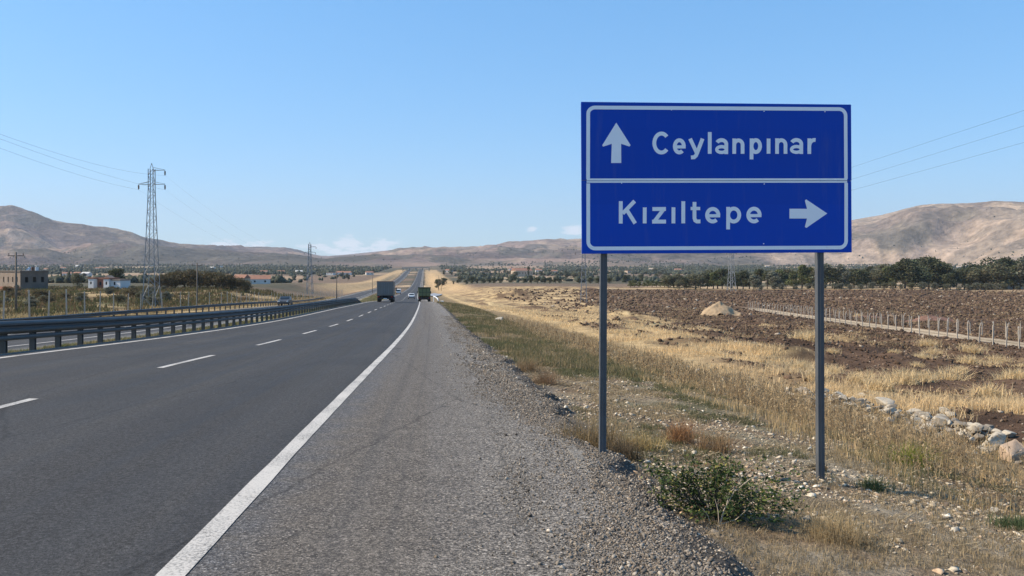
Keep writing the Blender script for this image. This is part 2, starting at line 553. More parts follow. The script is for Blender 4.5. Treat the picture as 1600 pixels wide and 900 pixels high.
def asphalt_mat(name, near):
    """UV.x = distance across the carriageway in metres, UV.y = distance along it"""
    m = new_mat(name, (.06, .06, .06), .85, 0, .3)
    nt = m.node_tree; p = nt.nodes['Principled BSDF']
    uvn = nt.nodes.new('ShaderNodeUVMap')
    sp = nt.nodes.new('ShaderNodeSeparateXYZ'); nt.links.new(uvn.outputs[0], sp.inputs[0])
    U, V_ = sp.outputs[0], sp.outputs[1]
    big = noise(nt, .35, 5, .6); mid = noise(nt, 3.0, 5, .6)
    fine = noise(nt, 110, 4, .75); grit = noise(nt, 320, 2, .6)
    # long streaks that follow the traffic
    st = nt.nodes.new('ShaderNodeCombineXYZ')
    nt.links.new(math_node(nt, 'MULTIPLY', U, 2.6), st.inputs[0]); nt.links.new(math_node(nt, 'MULTIPLY', V_, .05), st.inputs[1])
    streak = noise(nt, 1.0, 5, .6, st.outputs[0])
    lane = mixc(nt, maprange(nt, streak, .35, .65), (.031, .0305, .0312), (.041, .0403, .0405))
    lane = mixc(nt, maprange(nt, big, .35, .7, 0, .6), lane, (.044, .0425, .041))
    # wheel paths, polished a little paler, and darker patched areas
    wp = math_node(nt, 'SINE', math_node(nt, 'MULTIPLY', math_node(nt, 'ADD', U, .55), 3.55))
    wp = math_node(nt, 'MULTIPLY', maprange(nt, wp, -.2, .9), maprange(nt, streak, .3, .65, .25, 1.0))
    lane = mixc(nt, math_node(nt, 'MULTIPLY', wp, .55), lane, (.055, .053, .051))
    pn = noise(nt, .11, 3, .5)
    lane = mixc(nt, maprange(nt, pn, .52, .60, 0, .45), lane, (.030, .031, .034))
    oil = math_node(nt, 'MULTIPLY', maprange(nt, math_node(nt, 'ABSOLUTE', math_node(nt, 'SINE', math_node(nt, 'MULTIPLY', math_node(nt, 'ADD', U, .05), .838))), .12, 0), maprange(nt, streak, .4, .6, .1, .6))
    lane = mixc(nt, oil, lane, (.026, .026, .028))
    # aggregate
    vo = nt.nodes.new('ShaderNodeTexVoronoi'); vo.inputs['Scale'].default_value = 95
    tco = nt.nodes.new('ShaderNodeTexCoord'); nt.links.new(tco.outputs['Object'], vo.inputs['Vector'])
    vs = nt.nodes.new('ShaderNodeSeparateColor'); nt.links.new(vo.outputs['Color'], vs.inputs[0])
    agg = vs.outputs[0]
    if near:
        sh = mixc(nt, maprange(nt, agg, 0, 1, 0, 1), (.044, .038, .032), (.172, .148, .120))
        sh = mixc(nt, maprange(nt, mid, .35, .7, 0, .55), sh, (.125, .109, .091))
        sh2 = mixc(nt, maprange(nt, agg, 0, 1, 0, 1), (.045, .040, .034), (.285, .25, .205))
        g = maprange(nt, math_node(nt, 'ADD', U, maprange(nt, mid, 0, 1, -.5, .5)), -.5, .9)
        sh = mixc(nt, g, sh, sh2)
        # darker wheel scuffs on the hard shoulder
        s1 = maprange(nt, math_node(nt, 'ABSOLUTE', math_node(nt, 'ADD', U, .62)), .0, .10, .4, 0)
        s1 = math_node(nt, 'MULTIPLY', s1, maprange(nt, streak, .35, .6))
        s2 = maprange(nt, math_node(nt, 'ABSOLUTE', math_node(nt, 'ADD', U, .30)), .0, .05, .3, 0)
        sh = mixc(nt, math_node(nt, 'MAXIMUM', s1, s2), sh, (.065, .061, .057))
        e = maprange(nt, math_node(nt, 'ADD', U, maprange(nt, mid, 0, 1, -.35, .35)), -1.45, -.75)
        e = math_node(nt, 'MAXIMUM', math_node(nt, 'MULTIPLY', e, 1.0), 0.0)
        grey = mixc(nt, agg, (.045, .045, .048), (.135, .13, .125))
        lane2 = mixc(nt, maprange(nt, U, -1.32, -1.25), lane, grey)
        col = mixc(nt, e, lane2, sh)
        # median-side dust
        dm = maprange(nt, math_node(nt, 'ADD', U, maprange(nt, mid, 0, 1, -.2, .2)), -9.45, -9.0, .7, 0)
        col = mixc(nt, dm, col, (.15, .14, .12))
    else:
        col = lane
        dm = maprange(nt, math_node(nt, 'ADD', U, maprange(nt, mid, 0, 1, -.5, .5)), -23.6, -24.4, 0, .8)
        col = mixc(nt, dm, col, (.17, .16, .145))
        dm = maprange(nt, math_node(nt, 'ADD', U, maprange(nt, mid, 0, 1, -.5, .5)), -15.6, -14.2, 0, .8)
        col = mixc(nt, dm, col, (.16, .155, .14))
    coarse = noise(nt, 34, 3, .8)
    k = math_node(nt, 'MULTIPLY', maprange(nt, fine, .32, .68, .42, 1.75), maprange(nt, coarse, .36, .64, .62, 1.42))
    spk = maprange(nt, agg, .93, .97, 1.0, 1.55)
    k = math_node(nt, 'MULTIPLY', k, spk)
    # fine cracks: thin veins that meander mostly along the road
    cv = nt.nodes.new('ShaderNodeCombineXYZ')
    nt.links.new(math_node(nt, 'ADD', math_node(nt, 'MULTIPLY', U, .34), math_node(nt, 'MULTIPLY', mid, .10)), cv.inputs[0])
    nt.links.new(math_node(nt, 'MULTIPLY', V_, .07), cv.inputs[1])
    cvo = nt.nodes.new('ShaderNodeTexVoronoi'); cvo.feature = 'DISTANCE_TO_EDGE'; cvo.inputs['Scale'].default_value = 1.0
    nt.links.new(cv.outputs[0], cvo.inputs['Vector'])
    crack = maprange(nt, cvo.outputs['Distance'], .0, .006, .62, 1.0)
    k = math_node(nt, 'MULTIPLY', k, crack)
    v = nt.nodes.new('ShaderNodeVectorMath'); v.operation = 'SCALE'
    nt.links.new(col, v.inputs[0]); nt.links.new(k, v.inputs['Scale'])
    nt.links.new(v.outputs[0], p.inputs['Base Color'])
    h = math_node(nt, 'ADD', fine, math_node(nt, 'MULTIPLY', agg, .5))
    nt.links.new(bump(nt, h, .7, .012), p.inputs['Normal'])
    nt.links.new(maprange(nt, streak, .3, .7, .72, .92), p.inputs['Roughness'])
    return m


def paint_mat():
    m = new_mat('road_paint', (.7, .7, .68), .7, 0, .3)
    nt = m.node_tree; p = nt.nodes['Principled BSDF']
    n = noise(nt, 60, 5, .7); n2 = noise(nt, 1.3, 5, .6)
    f = math_node(nt, 'ADD', n, math_node(nt, 'MULTIPLY', n2, .5))
    c = mixc(nt, maprange(nt, f, .56, .80), (.15, .145, .135), (.50, .475, .43))
    nt.links.new(c, p.inputs['Base Color'])
    nt.links.new(bump(nt, n, .5, .006), p.inputs['Normal'])
    return m


M = {}
M['ground'] = ground_mat(); M['hills'] = hills_mat()
M['asphalt'] = asphalt_mat('asphalt', True); M['asphalt_far'] = asphalt_mat('asphalt_far', False)
M['paint'] = paint_mat()
M['stone'] = attr_mat('stone', .75, 1.2, 25, .95, 0, .3)
M['blade'] = attr_mat('dry_blade', .85, 1.15, 8, .9, .35)
M['leaf'] = attr_mat('leaf', .75, 1.25, 3, .8, .25, 0, .25)
M['bark'] = worn('bark', (.10, .075, .055), (.17, .14, .11), 3, .95, bumps=.6)
M['galv'] = worn('galvanised_steel', (.19, .21, .235), (.30, .32, .345), 1.8, .55, .45, .4, .6, .15)
M['galv_dull'] = worn('weathered_galvanised_steel', (.050, .051, .052), (.090, .090, .090), 1.2, .6, .0, .4, .6, .15)
M['lattice'] = worn('lattice_steel', (.20, .21, .22), (.34, .35, .36), 1.0, .6, .35, .4, .6)
M['concrete'] = worn('concrete', (.33, .285, .23), (.47, .42, .35), 2.0, .92, 0, .2, .5, .4)
M['wood'] = worn('weathered_wood', (.13, .105, .085), (.22, .185, .15), 1.5, .9, 0, .2, .5, .3)
M['wire'] = new_mat('cable', (.05, .05, .055), .6, .3)
M['ceramic'] = new_mat('insulator', (.10, .07, .05), .3, 0, .5)


# ------------------------------------------------------------------ ground sheet: one polar grid
def ground_sheet():
    ang_f = np.radians(np.arange(-41.0, 41.01, 0.125))
    ang_b = np.radians(np.arange(43.5, 319 - 2.0, 2.6))
    ang = np.concatenate([ang_f, ang_b])
    rad = [1.0]
    while rad[-1] < 14500:
        rad.append(rad[-1] * 1.0088)
    rad = np.array(rad)
    nA, nR = len(ang), len(rad)
    AA, RR = np.meshgrid(ang, rad)
    X = RR * np.sin(AA); Y = RR * np.cos(AA)
    xf, yf = X.ravel(), Y.ravel()
    Z = ground_z(xf, yf)
    col = ground_color(xf, yf, Z)
    V = np.stack([xf, yf, Z], 1)
    i = np.arange(nR - 1)[:, None]; j = np.arange(nA)[None, :]
    j2 = (j + 1) % nA
    q = np.stack([i * nA + j, i * nA + j2, (i + 1) * nA + j2, (i + 1) * nA + j], -1)
    cut = int(np.searchsorted(rad, 3000))
    qa = q[:cut].reshape(-1, 4)[:, ::-1]; qb = q[cut:].reshape(-1, 4)[:, ::-1]
    na = (cut + 1) * nA
    # centre disc closes the sheet under the camera
    Va = np.concatenate([V[:na], [[0, 0, float(ground_z(np.array([0.]), np.array([0.]))[0])]]])
    ca = np.concatenate([col[:na], col[:1]])
    g = np_mesh('ground', Va, 4, qa, M['ground'], ca, smooth=True)
    me = g.data
    g['kind'] = 'structure'
    fan = np.stack([np.full(nA, na), (np.arange(nA) + 1) % nA, np.arange(nA)], 1)
    import bmesh
    bm = bmesh.new()
    # the small disc is its own mesh joined by sharing the ring: build it as part of the ground mesh
    bm.from_mesh(me); bm.verts.ensure_lookup_table()
    for a, b, c in fan[:, ::-1]:
        try: bm.faces.new((bm.verts[a], bm.verts[b], bm.verts[c])).smooth = True
        except ValueError: pass
    bm.to_mesh(me); bm.free()
    st = cut * nA
    h = np_mesh('hills', V[st:], 4, qb - st, M['hills'], col[st:], smooth=True)
    h['kind'] = 'structure'


def lerp(a, b, t):
    return a + (np.asarray(b, float) - a) * t[:, None]


def ub_line(y):
    return np.interp(y, [0, 10, 22, 30, 45, 70, 100, 158, 290, 420], [13, 13, 13.4, 14.5, 18.5, 26, 33, 38, 60, 84])


def masks(x, y):
    u = x - cx(np.clip(y, -60, 2900))
    r = np.hypot(x, y)
    n1 = fbm(x / 5, y / 5, 101, 4); n2 = fbm(x / 1.2, y / 1.2, 103, 4); n3 = fbm(x / 18, y / 18, 105, 3)
    return u, r, n1, n2, n3


def soil_mask(x, y):
    u, r, n1, n2, n3 = masks(x, y)
    ub = ub_line(y)
    s = sst(-3.0, 2.0, u - ub + (n3 - .5) * 10 + (n1 - .5) * 12)
    return s * (r < 430)


def straw_patch(x, y):
    u, r, n1, n2, n3 = masks(x, y)
    k = np.clip(1.15 - np.clip(u - ub_line(y), 0, 60) / 30, .15, 1)
    return sst(.60, .70, fbm(x / 7, y / 4, 111, 3) * .75 + n2 * .25) * k


def ground_color(x, y, z):
    n = len(x)
    u, r, n1, n2, n3 = masks(x, y)
    uw = ueff(u, np.clip(y, -60, 2900))
    straw = np.array([.56, .41, .215]); strawd = np.array([.38, .27, .145]); soil = np.array([.078, .052, .037]); soil2 = np.array([.135, .085, .055])
    verge = np.array([.26, .205, .135]); pale = np.array([.34, .295, .225]); olive = np.array([.145, .135, .075]); dark = np.array([.07, .06, .045])
    c = np.tile(verge, (n, 1))
    c = lerp(c, pale, sst(.42, .62, n2 * .5 + n1 * .5) * sst(1.6, 2.4, u) * (1 - sst(5.5, 7.5, u)) * .8 * (1 - sst(14, 30, r)))
    c = lerp(c, olive, sst(.45, .6, n1 * .6 + n2 * .4) * sst(1.7, 2.3, u) * (1 - sst(4, 8, u)) * sst(7.5, 11, y) * .85)
    c = lerp(c, np.array([.20, .135, .085]), sst(.5, .6, fbm(x * 1.1, y * 1.1, 121, 3)) * sst(1.5, 2.1, u) * (1 - sst(6, 8, u)) * .6)
    # the gravel lip of the shoulder
    c = lerp(c, np.array([.24, .225, .20]), (1 - sst(1.5, 2.1, u + (n2 - .5) * .8)) * (u > 0))
    c = lerp(c, np.array([.085, .078, .07]), sst(1.25, 1.5, u + (n2 - .5) * .3) * (1 - sst(1.65, 1.95, u + (n2 - .5) * .6)) * .9)  # dark asphalt chunks and the lip's own shade, painted in as one band
    # weedy ditch, golden strip, ploughed field
    c = lerp(c, np.array([.26, .19, .105]), sst(5, 7, u + (n1 - .5) * 2) * .9)
    c = lerp(c, straw, sst(11.0, 12.6, u + (n1 - .5) * 2))
    c = lerp(c, strawd, sst(.45, .62, n1) * sst(11, 14, u) * .8)
    c = lerp(c, np.array([.13, .085, .055]), sst(.51, .58, fbm(x / 4, y / 2.5, 131, 4)) * sst(12.5, 15, u) * .9)
    c = lerp(c, np.array([.25, .175, .10]), (1 - sst(.40, .55, fbm(x / 2.2, y / 1.6, 137, 3))) * sst(11.5, 13, u) * .6)
    sm = soil_mask(x, y)
    sc_ = lerp(np.tile(soil, (n, 1)), soil2, sst(.4, .62, n2 * .6 + n3 * .4))
    sc_ = lerp(sc_, straw * .75, straw_patch(x, y) * .75)
    sc_ = lerp(sc_, np.array([.19, .125, .082]), sst(.5, .60, fbm(x / 22, y / 12, 133, 5)) * .8 * sst(120, 220, r))
    c = c + (sc_ - c) * sm[:, None]
    # spoil heaps
    for bx_, by_, rx, ry, h in BUMPS:
        q = ((x - bx_) / rx) ** 2 + ((y - by_ + ry * .3) / ry) ** 2
        c = lerp(c, np.array([.12, .08, .052]), np.exp(-q * 2.0) * sst(.38, .55, n1 * .5 + n2 * .5) * .95)
    # track beside the right-hand fence
    fx = x - (46 + .088 * (y - 73))
    trk = sst(1.0, 1.8, fx + (n2 - .5)) * (1 - sst(5.0, 6.2, fx + (n2 - .5))) * sst(30, 60, y) * (1 - sst(190, 215, y))
    c = lerp(c, np.array([.48, .385, .265]), trk * .95)
    c = lerp(c, np.array([.25, .19, .12]), np.exp(-((fx - 3.3) / .6) ** 2) * trk * .8)
    # near edge of the far trees: pale band
    band = sst(395, 402, y) * (1 - sst(412, 425, y)) * (u > 90)
    c = lerp(c, np.array([.45, .34, .2]), band * .8)
    # left of the road: verge beyond the far rail, scrubby field
    L = -uw
    left = sst(25.5, 27, L)
    lc = lerp(np.tile(np.array([.34, .25, .135]), (n, 1)), np.array([.22, .17, .09]), sst(.42, .6, n1))
    lc = lerp(lc, np.array([.11, .105, .05]), sst(36, 42, L + (n3 - .5) * 6) * sst(.35, .5, n1 * .5 + n3 * .5) * (1 - sst(150, 190, y)))
    lc = lerp(lc, np.array([.15, .10, .06]), sst(.5, .62, fbm(x / 12, y / 25, 141, 3)) * sst(36, 42, L) * .8)
    c = c + (lc - c) * left[:, None]
    med = (uw < -9.6) * (uw > -13.9)
    mc = lerp(np.tile(np.array([.30, .255, .17]), (n, 1)), np.array([.12, .13, .055]), sst(.4, .58, n1 * .6 + n2 * .4) * np.interp(y, [0, 20, 60, 200], [.3, .6, .9, .75]))
    c = c + (mc - c) * (med * 1.0)[:, None]
    # cuttings far along the road: bare golden banks
    bank = (sst(2.5, 5, u) * (1 - sst(26, 34, u)) + sst(26.5, 29, L) * (1 - sst(44, 52, L))) * sst(330, 520, y) * (1 - sst(1700, 1900, y))
    # plain beyond the fields: patchwork of orchards and stubble
    far = np.where(u > 0, sst(425, 470, r), sst(260, 330, r))
    n6 = fbm(x / 160, y / 420, 151, 4); n7 = fbm(x / 420, y / 900, 153, 4); n8 = vn(x / 45, y / 60, 157)
    fc = lerp(np.tile(np.array([.30, .215, .145]), (n, 1)), np.array([.40, .30, .19]), sst(.45, .6, n7))
    fc = lerp(fc, np.array([.17, .125, .09]), sst(.5, .58, n6))
    fc = lerp(fc, np.array([.085, .083, .058]), sst(.46, .54, n7 * .5 + n8 * .1 + fbm(x / 200, y / 350, 161, 4) * .4) * .9)
    c = c + (fc - c) * far[:, None]
    c = lerp(c, np.array([.44, .31, .17]), np.clip(bank, 0, 1) * .9)
    # hills
    hl = sst(2300, 3000, r)
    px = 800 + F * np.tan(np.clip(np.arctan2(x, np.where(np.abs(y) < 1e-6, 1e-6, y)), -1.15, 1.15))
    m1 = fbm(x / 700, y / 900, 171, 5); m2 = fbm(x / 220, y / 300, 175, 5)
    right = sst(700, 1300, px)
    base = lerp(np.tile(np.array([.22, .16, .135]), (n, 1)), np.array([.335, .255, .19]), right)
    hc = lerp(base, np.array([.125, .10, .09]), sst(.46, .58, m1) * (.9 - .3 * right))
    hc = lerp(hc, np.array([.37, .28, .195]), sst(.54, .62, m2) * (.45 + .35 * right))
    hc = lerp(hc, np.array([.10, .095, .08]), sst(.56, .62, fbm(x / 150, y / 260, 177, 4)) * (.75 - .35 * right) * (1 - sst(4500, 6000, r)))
    low = 1 - sst(3400, 4500, r)
    hc = lerp(hc, np.array([.085, .08, .068]), sst(.52, .62, m2 * .5 + m1 * .5) * low * .9)
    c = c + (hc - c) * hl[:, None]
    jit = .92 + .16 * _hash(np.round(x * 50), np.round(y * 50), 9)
    return np.clip(c * jit[:, None], 0.01, 1)


ground_sheet()


# ------------------------------------------------------------------ carriageways and markings
def road_rows(y0, y1, step0=.25, grow=.012):
    ys = [y0]
    while ys[-1] < y1:
        ys.append(ys[-1] + max(step0, abs(ys[-1]) * grow))
    return np.array(ys)


def strip(name, ys, us, mat, lift=0.0, edge=None, kind='structure', wfun=None):
    us = np.array(us, float); nU = len(us)
    Ug, Yg = np.meshgrid(us, ys)
    if edge is not None:
        Ug = edge(Ug, Yg)
    Uv = Ug.copy()
    if wfun is not None:
        Ug = Ug - wfun(Yg)
    X = Ug + cx(Yg)
    Zs = road_z(Ug, Yg) + lift
    V = np.stack([X.ravel(), Yg.ravel(), Zs.ravel()], 1)
    i = np.arange(len(ys) - 1)[:, None]; j = np.arange(nU - 1)[None, :]
    q = np.stack([i * nU + j, i * nU + j + 1, (i + 1) * nU + j + 1, (i + 1) * nU + j], -1).reshape(-1, 4)
    uv = np.stack([Uv.ravel(), Yg.ravel()], 1)
    return np_mesh(name, V, 4, q, mat, uv=uv, smooth=True, kind=kind)


def ragged(U, Y):
    e = (fbm(Y * .9, Y * 0, 201, 4) - .5) * .55 + (vn(Y * 6, Y * 0, 205) - .5) * .12
    k = np.clip((U - .6) / .75, 0, 1)
    return U + k * e


strip('road', road_rows(-40, 1900), [-9.6, -9.2, -8.85, -8, -7, -6, -5.1, -4, -3, -2, -1.35, -.8, -.2, .4, .8, 1.1, 1.35], M['asphalt'], edge=ragged)
strip('opposite_road', road_rows(-40, 1900, .6), [-25.0, -24, -23.4, -21.5, -19.7, -18, -16.2, -15, -13.85], M['asphalt_far'], wfun=wmed)


def marking(name, y0, y1, u, w, side=0):
    ys = road_rows(y0, y1, .5)
    ys[-1] = y1
    us = [u - w / 2, u + w / 2]
    return strip(name, ys, us, M['paint'], lift=.005, edge=lambda U, Y: U + (vn(Y * 3, U * 20, 77) - .5) * .012, wfun=wmed if side else None)


def lift_far(y):
    return .005 + .0004 * max(0, y)


marking('edge_line', -30, 1850, -1.35, .145)
marking('edge_line', -30, 1850, -8.76, .15)
marking('edge_line', -30, 1850, -16.2, .2, 1)
marking('edge_line', -30, 1850, -23.4, .2, 1)
# broken lane lines: one painted set per carriageway
def dashes(name, u, phase, side=0):
    V = []; Fc = []
    y = phase
    while y < 900:
        seg = np.linspace(y, y + 3.5, 5)
        b = len(V)
        w = .06
        wm = wmed(seg) if side else seg * 0
        for s_, m_ in zip(seg, wm):
            for du in (-w, w):
                uu = u + du - m_
                V.append((uu + float(cx(s_)), s_, float(road_z(np.array(uu), np.array(s_))) + .005 + .00003 * max(s_, 0)))
        for k in range(4):
            a = b + k * 2
            Fc.append((a, a + 1, a + 3, a + 2))
        y += 8.0
    np_mesh(name, np.array(V), 4, np.array(Fc), M['paint'], kind='structure')


dashes('lane_line', -5.1, 6.5 - 24)
dashes('lane_line', -19.8, 3 - 24, 1)

# ------------------------------------------------------------------ direction sign
M['sign_blue'] = worn('sign_blue', (.0006, .056, .43), (.0008, .066, .49), 1.3, .55, 0, .25, .8)
M['sign_white'] = worn('sign_white', (.88, .88, .91), (.95, .95, .96), 2.2, .45, 0, .4, .8)
M['sign_back'] = new_mat('sign_back', (.35, .36, .37), .5, .6)
M['post'] = worn('sign_post_steel', (.062, .067, .073), (.10, .107, .115), 2.5, .5, .0, .4, .7, .2)

nt = M['sign_blue'].node_tree; p_ = nt.nodes['Principled BSDF']
src = p_.inputs['Base Color'].links[0].from_socket
tco_ = nt.nodes.new('ShaderNodeTexCoord'); sp_ = nt.nodes.new('ShaderNodeSeparateXYZ'); nt.links.new(tco_.outputs['Object'], sp_.inputs[0])
pl_ = math_node(nt, 'FLOOR', math_node(nt, 'MULTIPLY', sp_.outputs[2], 4.3))
wn_ = nt.nodes.new('ShaderNodeTexWhiteNoise'); wn_.noise_dimensions = '1D'; nt.links.new(pl_, wn_.inputs['W'])
cb_ = nt.nodes.new('ShaderNodeCombineXYZ'); nt.links.new(math_node(nt, 'MULTIPLY', sp_.outputs[0], 9.0), cb_.inputs[0]); nt.links.new(math_node(nt, 'MULTIPLY', sp_.outputs[2], .9), cb_.inputs[1])
dn_ = noise(nt, 1.0, 6, .65, cb_.outputs[0])
k_ = maprange(nt, wn_.outputs['Value'], 0, 1, .90, 1.08, False)
sc_ = nt.nodes.new('ShaderNodeVectorMath'); sc_.operation = 'SCALE'; nt.links.new(src, sc_.inputs[0]); nt.links.new(k_, sc_.inputs['Scale'])
nt.links.new(mixc(nt, maprange(nt, dn_, .52, .8, 0, .16), sc_.outputs[0], (.16, .17, .22)), p_.inputs['Base Color'])
BL = Vector(((910 - 800) / F * 7.25, 7.25, 0)); BR = Vector(((1332 - 800) / F * 7.45, 7.45, 0))
bx_dir = (BR - BL).normalized()
BW = (BR - BL).length
Z_TOP = (415 - 159) / F * 7.25
Z_BOT = (415 - 396.5) / F * 7.25
BH = Z_TOP - Z_BOT
sign = empty('direction_sign', ((BL + BR) / 2) + Vector((0, 0, gz(2, 7.3))))
tag(sign, 'large blue road direction sign with white arrows on two steel posts', 'road sign')
sign_yaw = math.atan2(bx_dir.y, bx_dir.x)
# board frame: x along the board, y away from the viewer, z up; origin at the top left corner
TILT = math.radians(-0.35)
board = Matrix.Translation(Vector((BL.x - .012, BL.y, Z_TOP))) @ Matrix.Rotation(sign_yaw, 4, 'Z') @ Matrix.Rotation(TILT, 4, 'Y')
inv = Matrix.Translation(-sign.location)


def on_board(o):
    o.parent = sign
    o.matrix_parent_inverse = Matrix.Identity(4)
    o.matrix_local = inv @ board
    return o


def cp(x, y):
    """reading of the lettering plan (units of the plan) -> metres on the board"""
    left = 26 + (y - 60) * (6 / 760.0); right = 1385 + (y - 80) * (7 / 745.0)
    u = (x - left) / (right - left)
    top = 62 + 18 * u
    v = (y - top) / ((822 + 3 * u) - top)
    return (u * BW, -v * BH)


TH = .012
seam = .516
for nm, z0, z1, yo in (('panel', 0, -BH * seam + .002, 0), ('panel', -BH * seam - .002, -BH, .004)):
    mb = MB(); mb.box(0, BW, yo, yo + TH, z1, z0)
    on_board(mb.build(nm, M['sign_blue'], bevel=.002))
mb = MB(); mb.box(0, BW, TH + .006, TH + .010, -BH + .01, -.01)
on_board(mb.build('back_sheet', M['sign_back']))


def ribbon(mb, pts, w, y, closed=False):
    """a flat stroke of constant width on the board; pts in board metres"""
    n = len(pts); P = [Vector(p) for p in pts]
    L = []; R = []
    for i in range(n):
        if closed:
            a, b = P[i - 1], P[(i + 1) % n]
            d1 = (P[i] - a).normalized(); d2 = (b - P[i]).normalized()
        else:
            d1 = (P[i] - P[i - 1]).normalized() if i > 0 else (P[1] - P[0]).normalized()
            d2 = (P[i + 1] - P[i]).normalized() if i < n - 1 else d1
        nn = Vector((-d1.y, d1.x)) + Vector((-d2.y, d2.x))
        nn.normalize()
        k = max(.5, nn.dot(Vector((-d1.y, d1.x))))
        off = nn * (w / 2 / k)
        L.append(P[i] + off); R.append(P[i] - off)
    vs = [(p.x, y, p.y) for p in L] + [(p.x, y, p.y) for p in R]
    fs = []
    m = n if closed else n - 1
    for i in range(m):
        j = (i + 1) % n
        fs.append((i, j, n + j, n + i))
    mb.add(vs, fs)


def arc(cx_, cy_, rx, ry, a0, a1, n=20):
    return [(cx_ + rx * math.cos(math.radians(a0 + (a1 - a0) * i / n)), cy_ - ry * math.sin(math.radians(a0 + (a1 - a0) * i / n))) for i in range(n + 1)]


def stroke_set(strokes, name, w, y0):
    mb = MB()
    for k, st in enumerate(strokes):
        closed = False; ww = w
        if isinstance(st, dict):
            closed = st.get('closed', False); ww = st.get('w', w); st = st['p']
        ribbon(mb, [cp(*p) for p in st], ww, y0 - .0006 * (k % 5), closed)
    o = mb.build(name, M['sign_white'])
    return on_board(o)


S_ = 19.0 * BW / 1360   # stroke width
# first line (baseline 325, x height 249, cap top 214)
b = 325.0
top = 249.0


def bowl(x0, x1, yt, yb):
    h = 9.5
    return {'p': arc((x0 + x1) / 2, (yt + yb) / 2, (x1 - x0) / 2 - h, (yb - yt) / 2 - h, 0, 354, 40), 'closed': True}


def l_C(x0, x1, yt, yb):
    h = 9.5; cxm = (x0 + x1) / 2 + 2; rx = (x1 - x0) / 2 - h + 4; ry = (yb - yt) / 2 - h
    return [arc(cxm, (yt + yb) / 2, rx, ry, 42, 318, 30)]


def l_e(x0, x1, yt, yb):
    h = 9.5; c = (x0 + x1) / 2; m = (yt + yb) / 2; rx = (x1 - x0) / 2 - h; ry = (yb - yt) / 2 - h
    return [arc(c, m, rx, ry, -3, 312, 34), {'p': [(c - rx, m + 3), (c + rx + 9, m + 3)], 'w': S_ * .82}]


def l_n(x0, x1, yt, yb):
    h = 9.5; m = (x0 + x1) / 2
    return [[(x0 + h, yt), (x0 + h, yb)], arc(m, yt + 33, (x1 - x0) / 2 - h, 33 - h, 180, 0, 18) + [(x1 - h, yb)]]


def l_a(x0, x1, yt, yb):
    h = 9.5
    return [arc((x0 + x1) / 2 - 2, yt + 30, (x1 - x0) / 2 - h + 2, 30 - h, 155, 0, 16) + [(x1 - h, yb)],
            {'p': arc((x0 + x1) / 2 - 2, yb - 23, (x1 - x0) / 2 - h + 2, 23 - h + 1, 0, 354, 30), 'closed': True, 'w': S_ * .85}]


def l_p(x0, x1, yt, yb, yd):
    h = 9.5
    return [[(x0 + h, yt), (x0 + h, yd)], bowl(x0, x1, yt - 1, yb + 1)]


line1 = (l_C(380, 462, 213, 327) + l_e(480, 544, 247, 327)
         + [[(565.5, 249), (598, 318)], [(628, 249), (602, 318), (595, 334), (586, 342), (570, 343)]]
         + [[(664.5, 216), (664.5, 325)]] + l_a(694, 757, 247, 327) + l_n(778, 839, 249, 326)
         + l_p(866, 928, 249, 326, 354) + [[(961.5, 250), (961.5, 326)]] + l_n(995, 1057, 249, 327)
         + l_a(1073, 1138, 248, 328) + [[(1169.5, 250), (1169.5, 328)], arc(1196, 288, 26, 30, 175, 78, 10)])
o1 = stroke_set(line1, 'lettering', S_, -.0012)
line2 = ([[(222.5, 560), (222.5, 672)], [(291, 560), (232, 622)], [(251, 602), (294, 672)]]
         + [[(341, 592), (341, 672)]]
         + [[(379, 600.5), (446, 600.5)], [(434, 603), (390, 662)], [(378, 663.5), (447, 663.5)]]
         + [[(484, 592), (484, 673)], [(533, 562), (533, 673)]]
         + [[(589, 566), (589, 648), (593, 659), (601, 664), (619, 664)], {'p': [(570, 599), (618, 599)], 'w': S_ * .85}]
         + l_e(643, 719, 592, 674) + l_p(749, 824, 592, 674, 705) + l_e(851, 928, 592, 675))
o2 = stroke_set(line2, 'lettering', S_, -.0012 + .004)

# arrows as solid outlines
def arrow(poly, y0, name='arrow'):
    pts = [cp(*p) for p in poly]
    mb = MB()
    mb.add([(p[0], y0, p[1]) for p in pts], [tuple(range(len(pts)))])
    on_board(mb.build(name, M['sign_white']))


arrow([(199, 167), (270, 280), (264, 287), (223, 273), (224, 369), (174, 369), (177, 273), (134, 287), (130, 280)], -.0015)
arrow([(1264, 628), (1157, 700), (1149, 694), (1160, 653), (1070, 652), (1070, 603), (1160, 604), (1149, 563), (1155, 556)], .0025)

# white border in two halves, with the double line along the seam
def rounded(x0, y0, x1, y1, r, corners):
    pts = []
    spec = [((x0 + r, y0 + r), 180, 90, 'tl', (x0, y0)), ((x1 - r, y0 + r), 90, 0, 'tr', (x1, y0)),
            ((x1 - r, y1 - r), 0, -90, 'br', (x1, y1)), ((x0 + r, y1 - r), -90, -180, 'bl', (x0, y1))]
    for (c, a0, a1, nm, sq) in spec:
        if nm in corners: pts += arc(c[0], c[1], r, r, a0, a1, 8)
        else: pts.append(sq)
    return pts


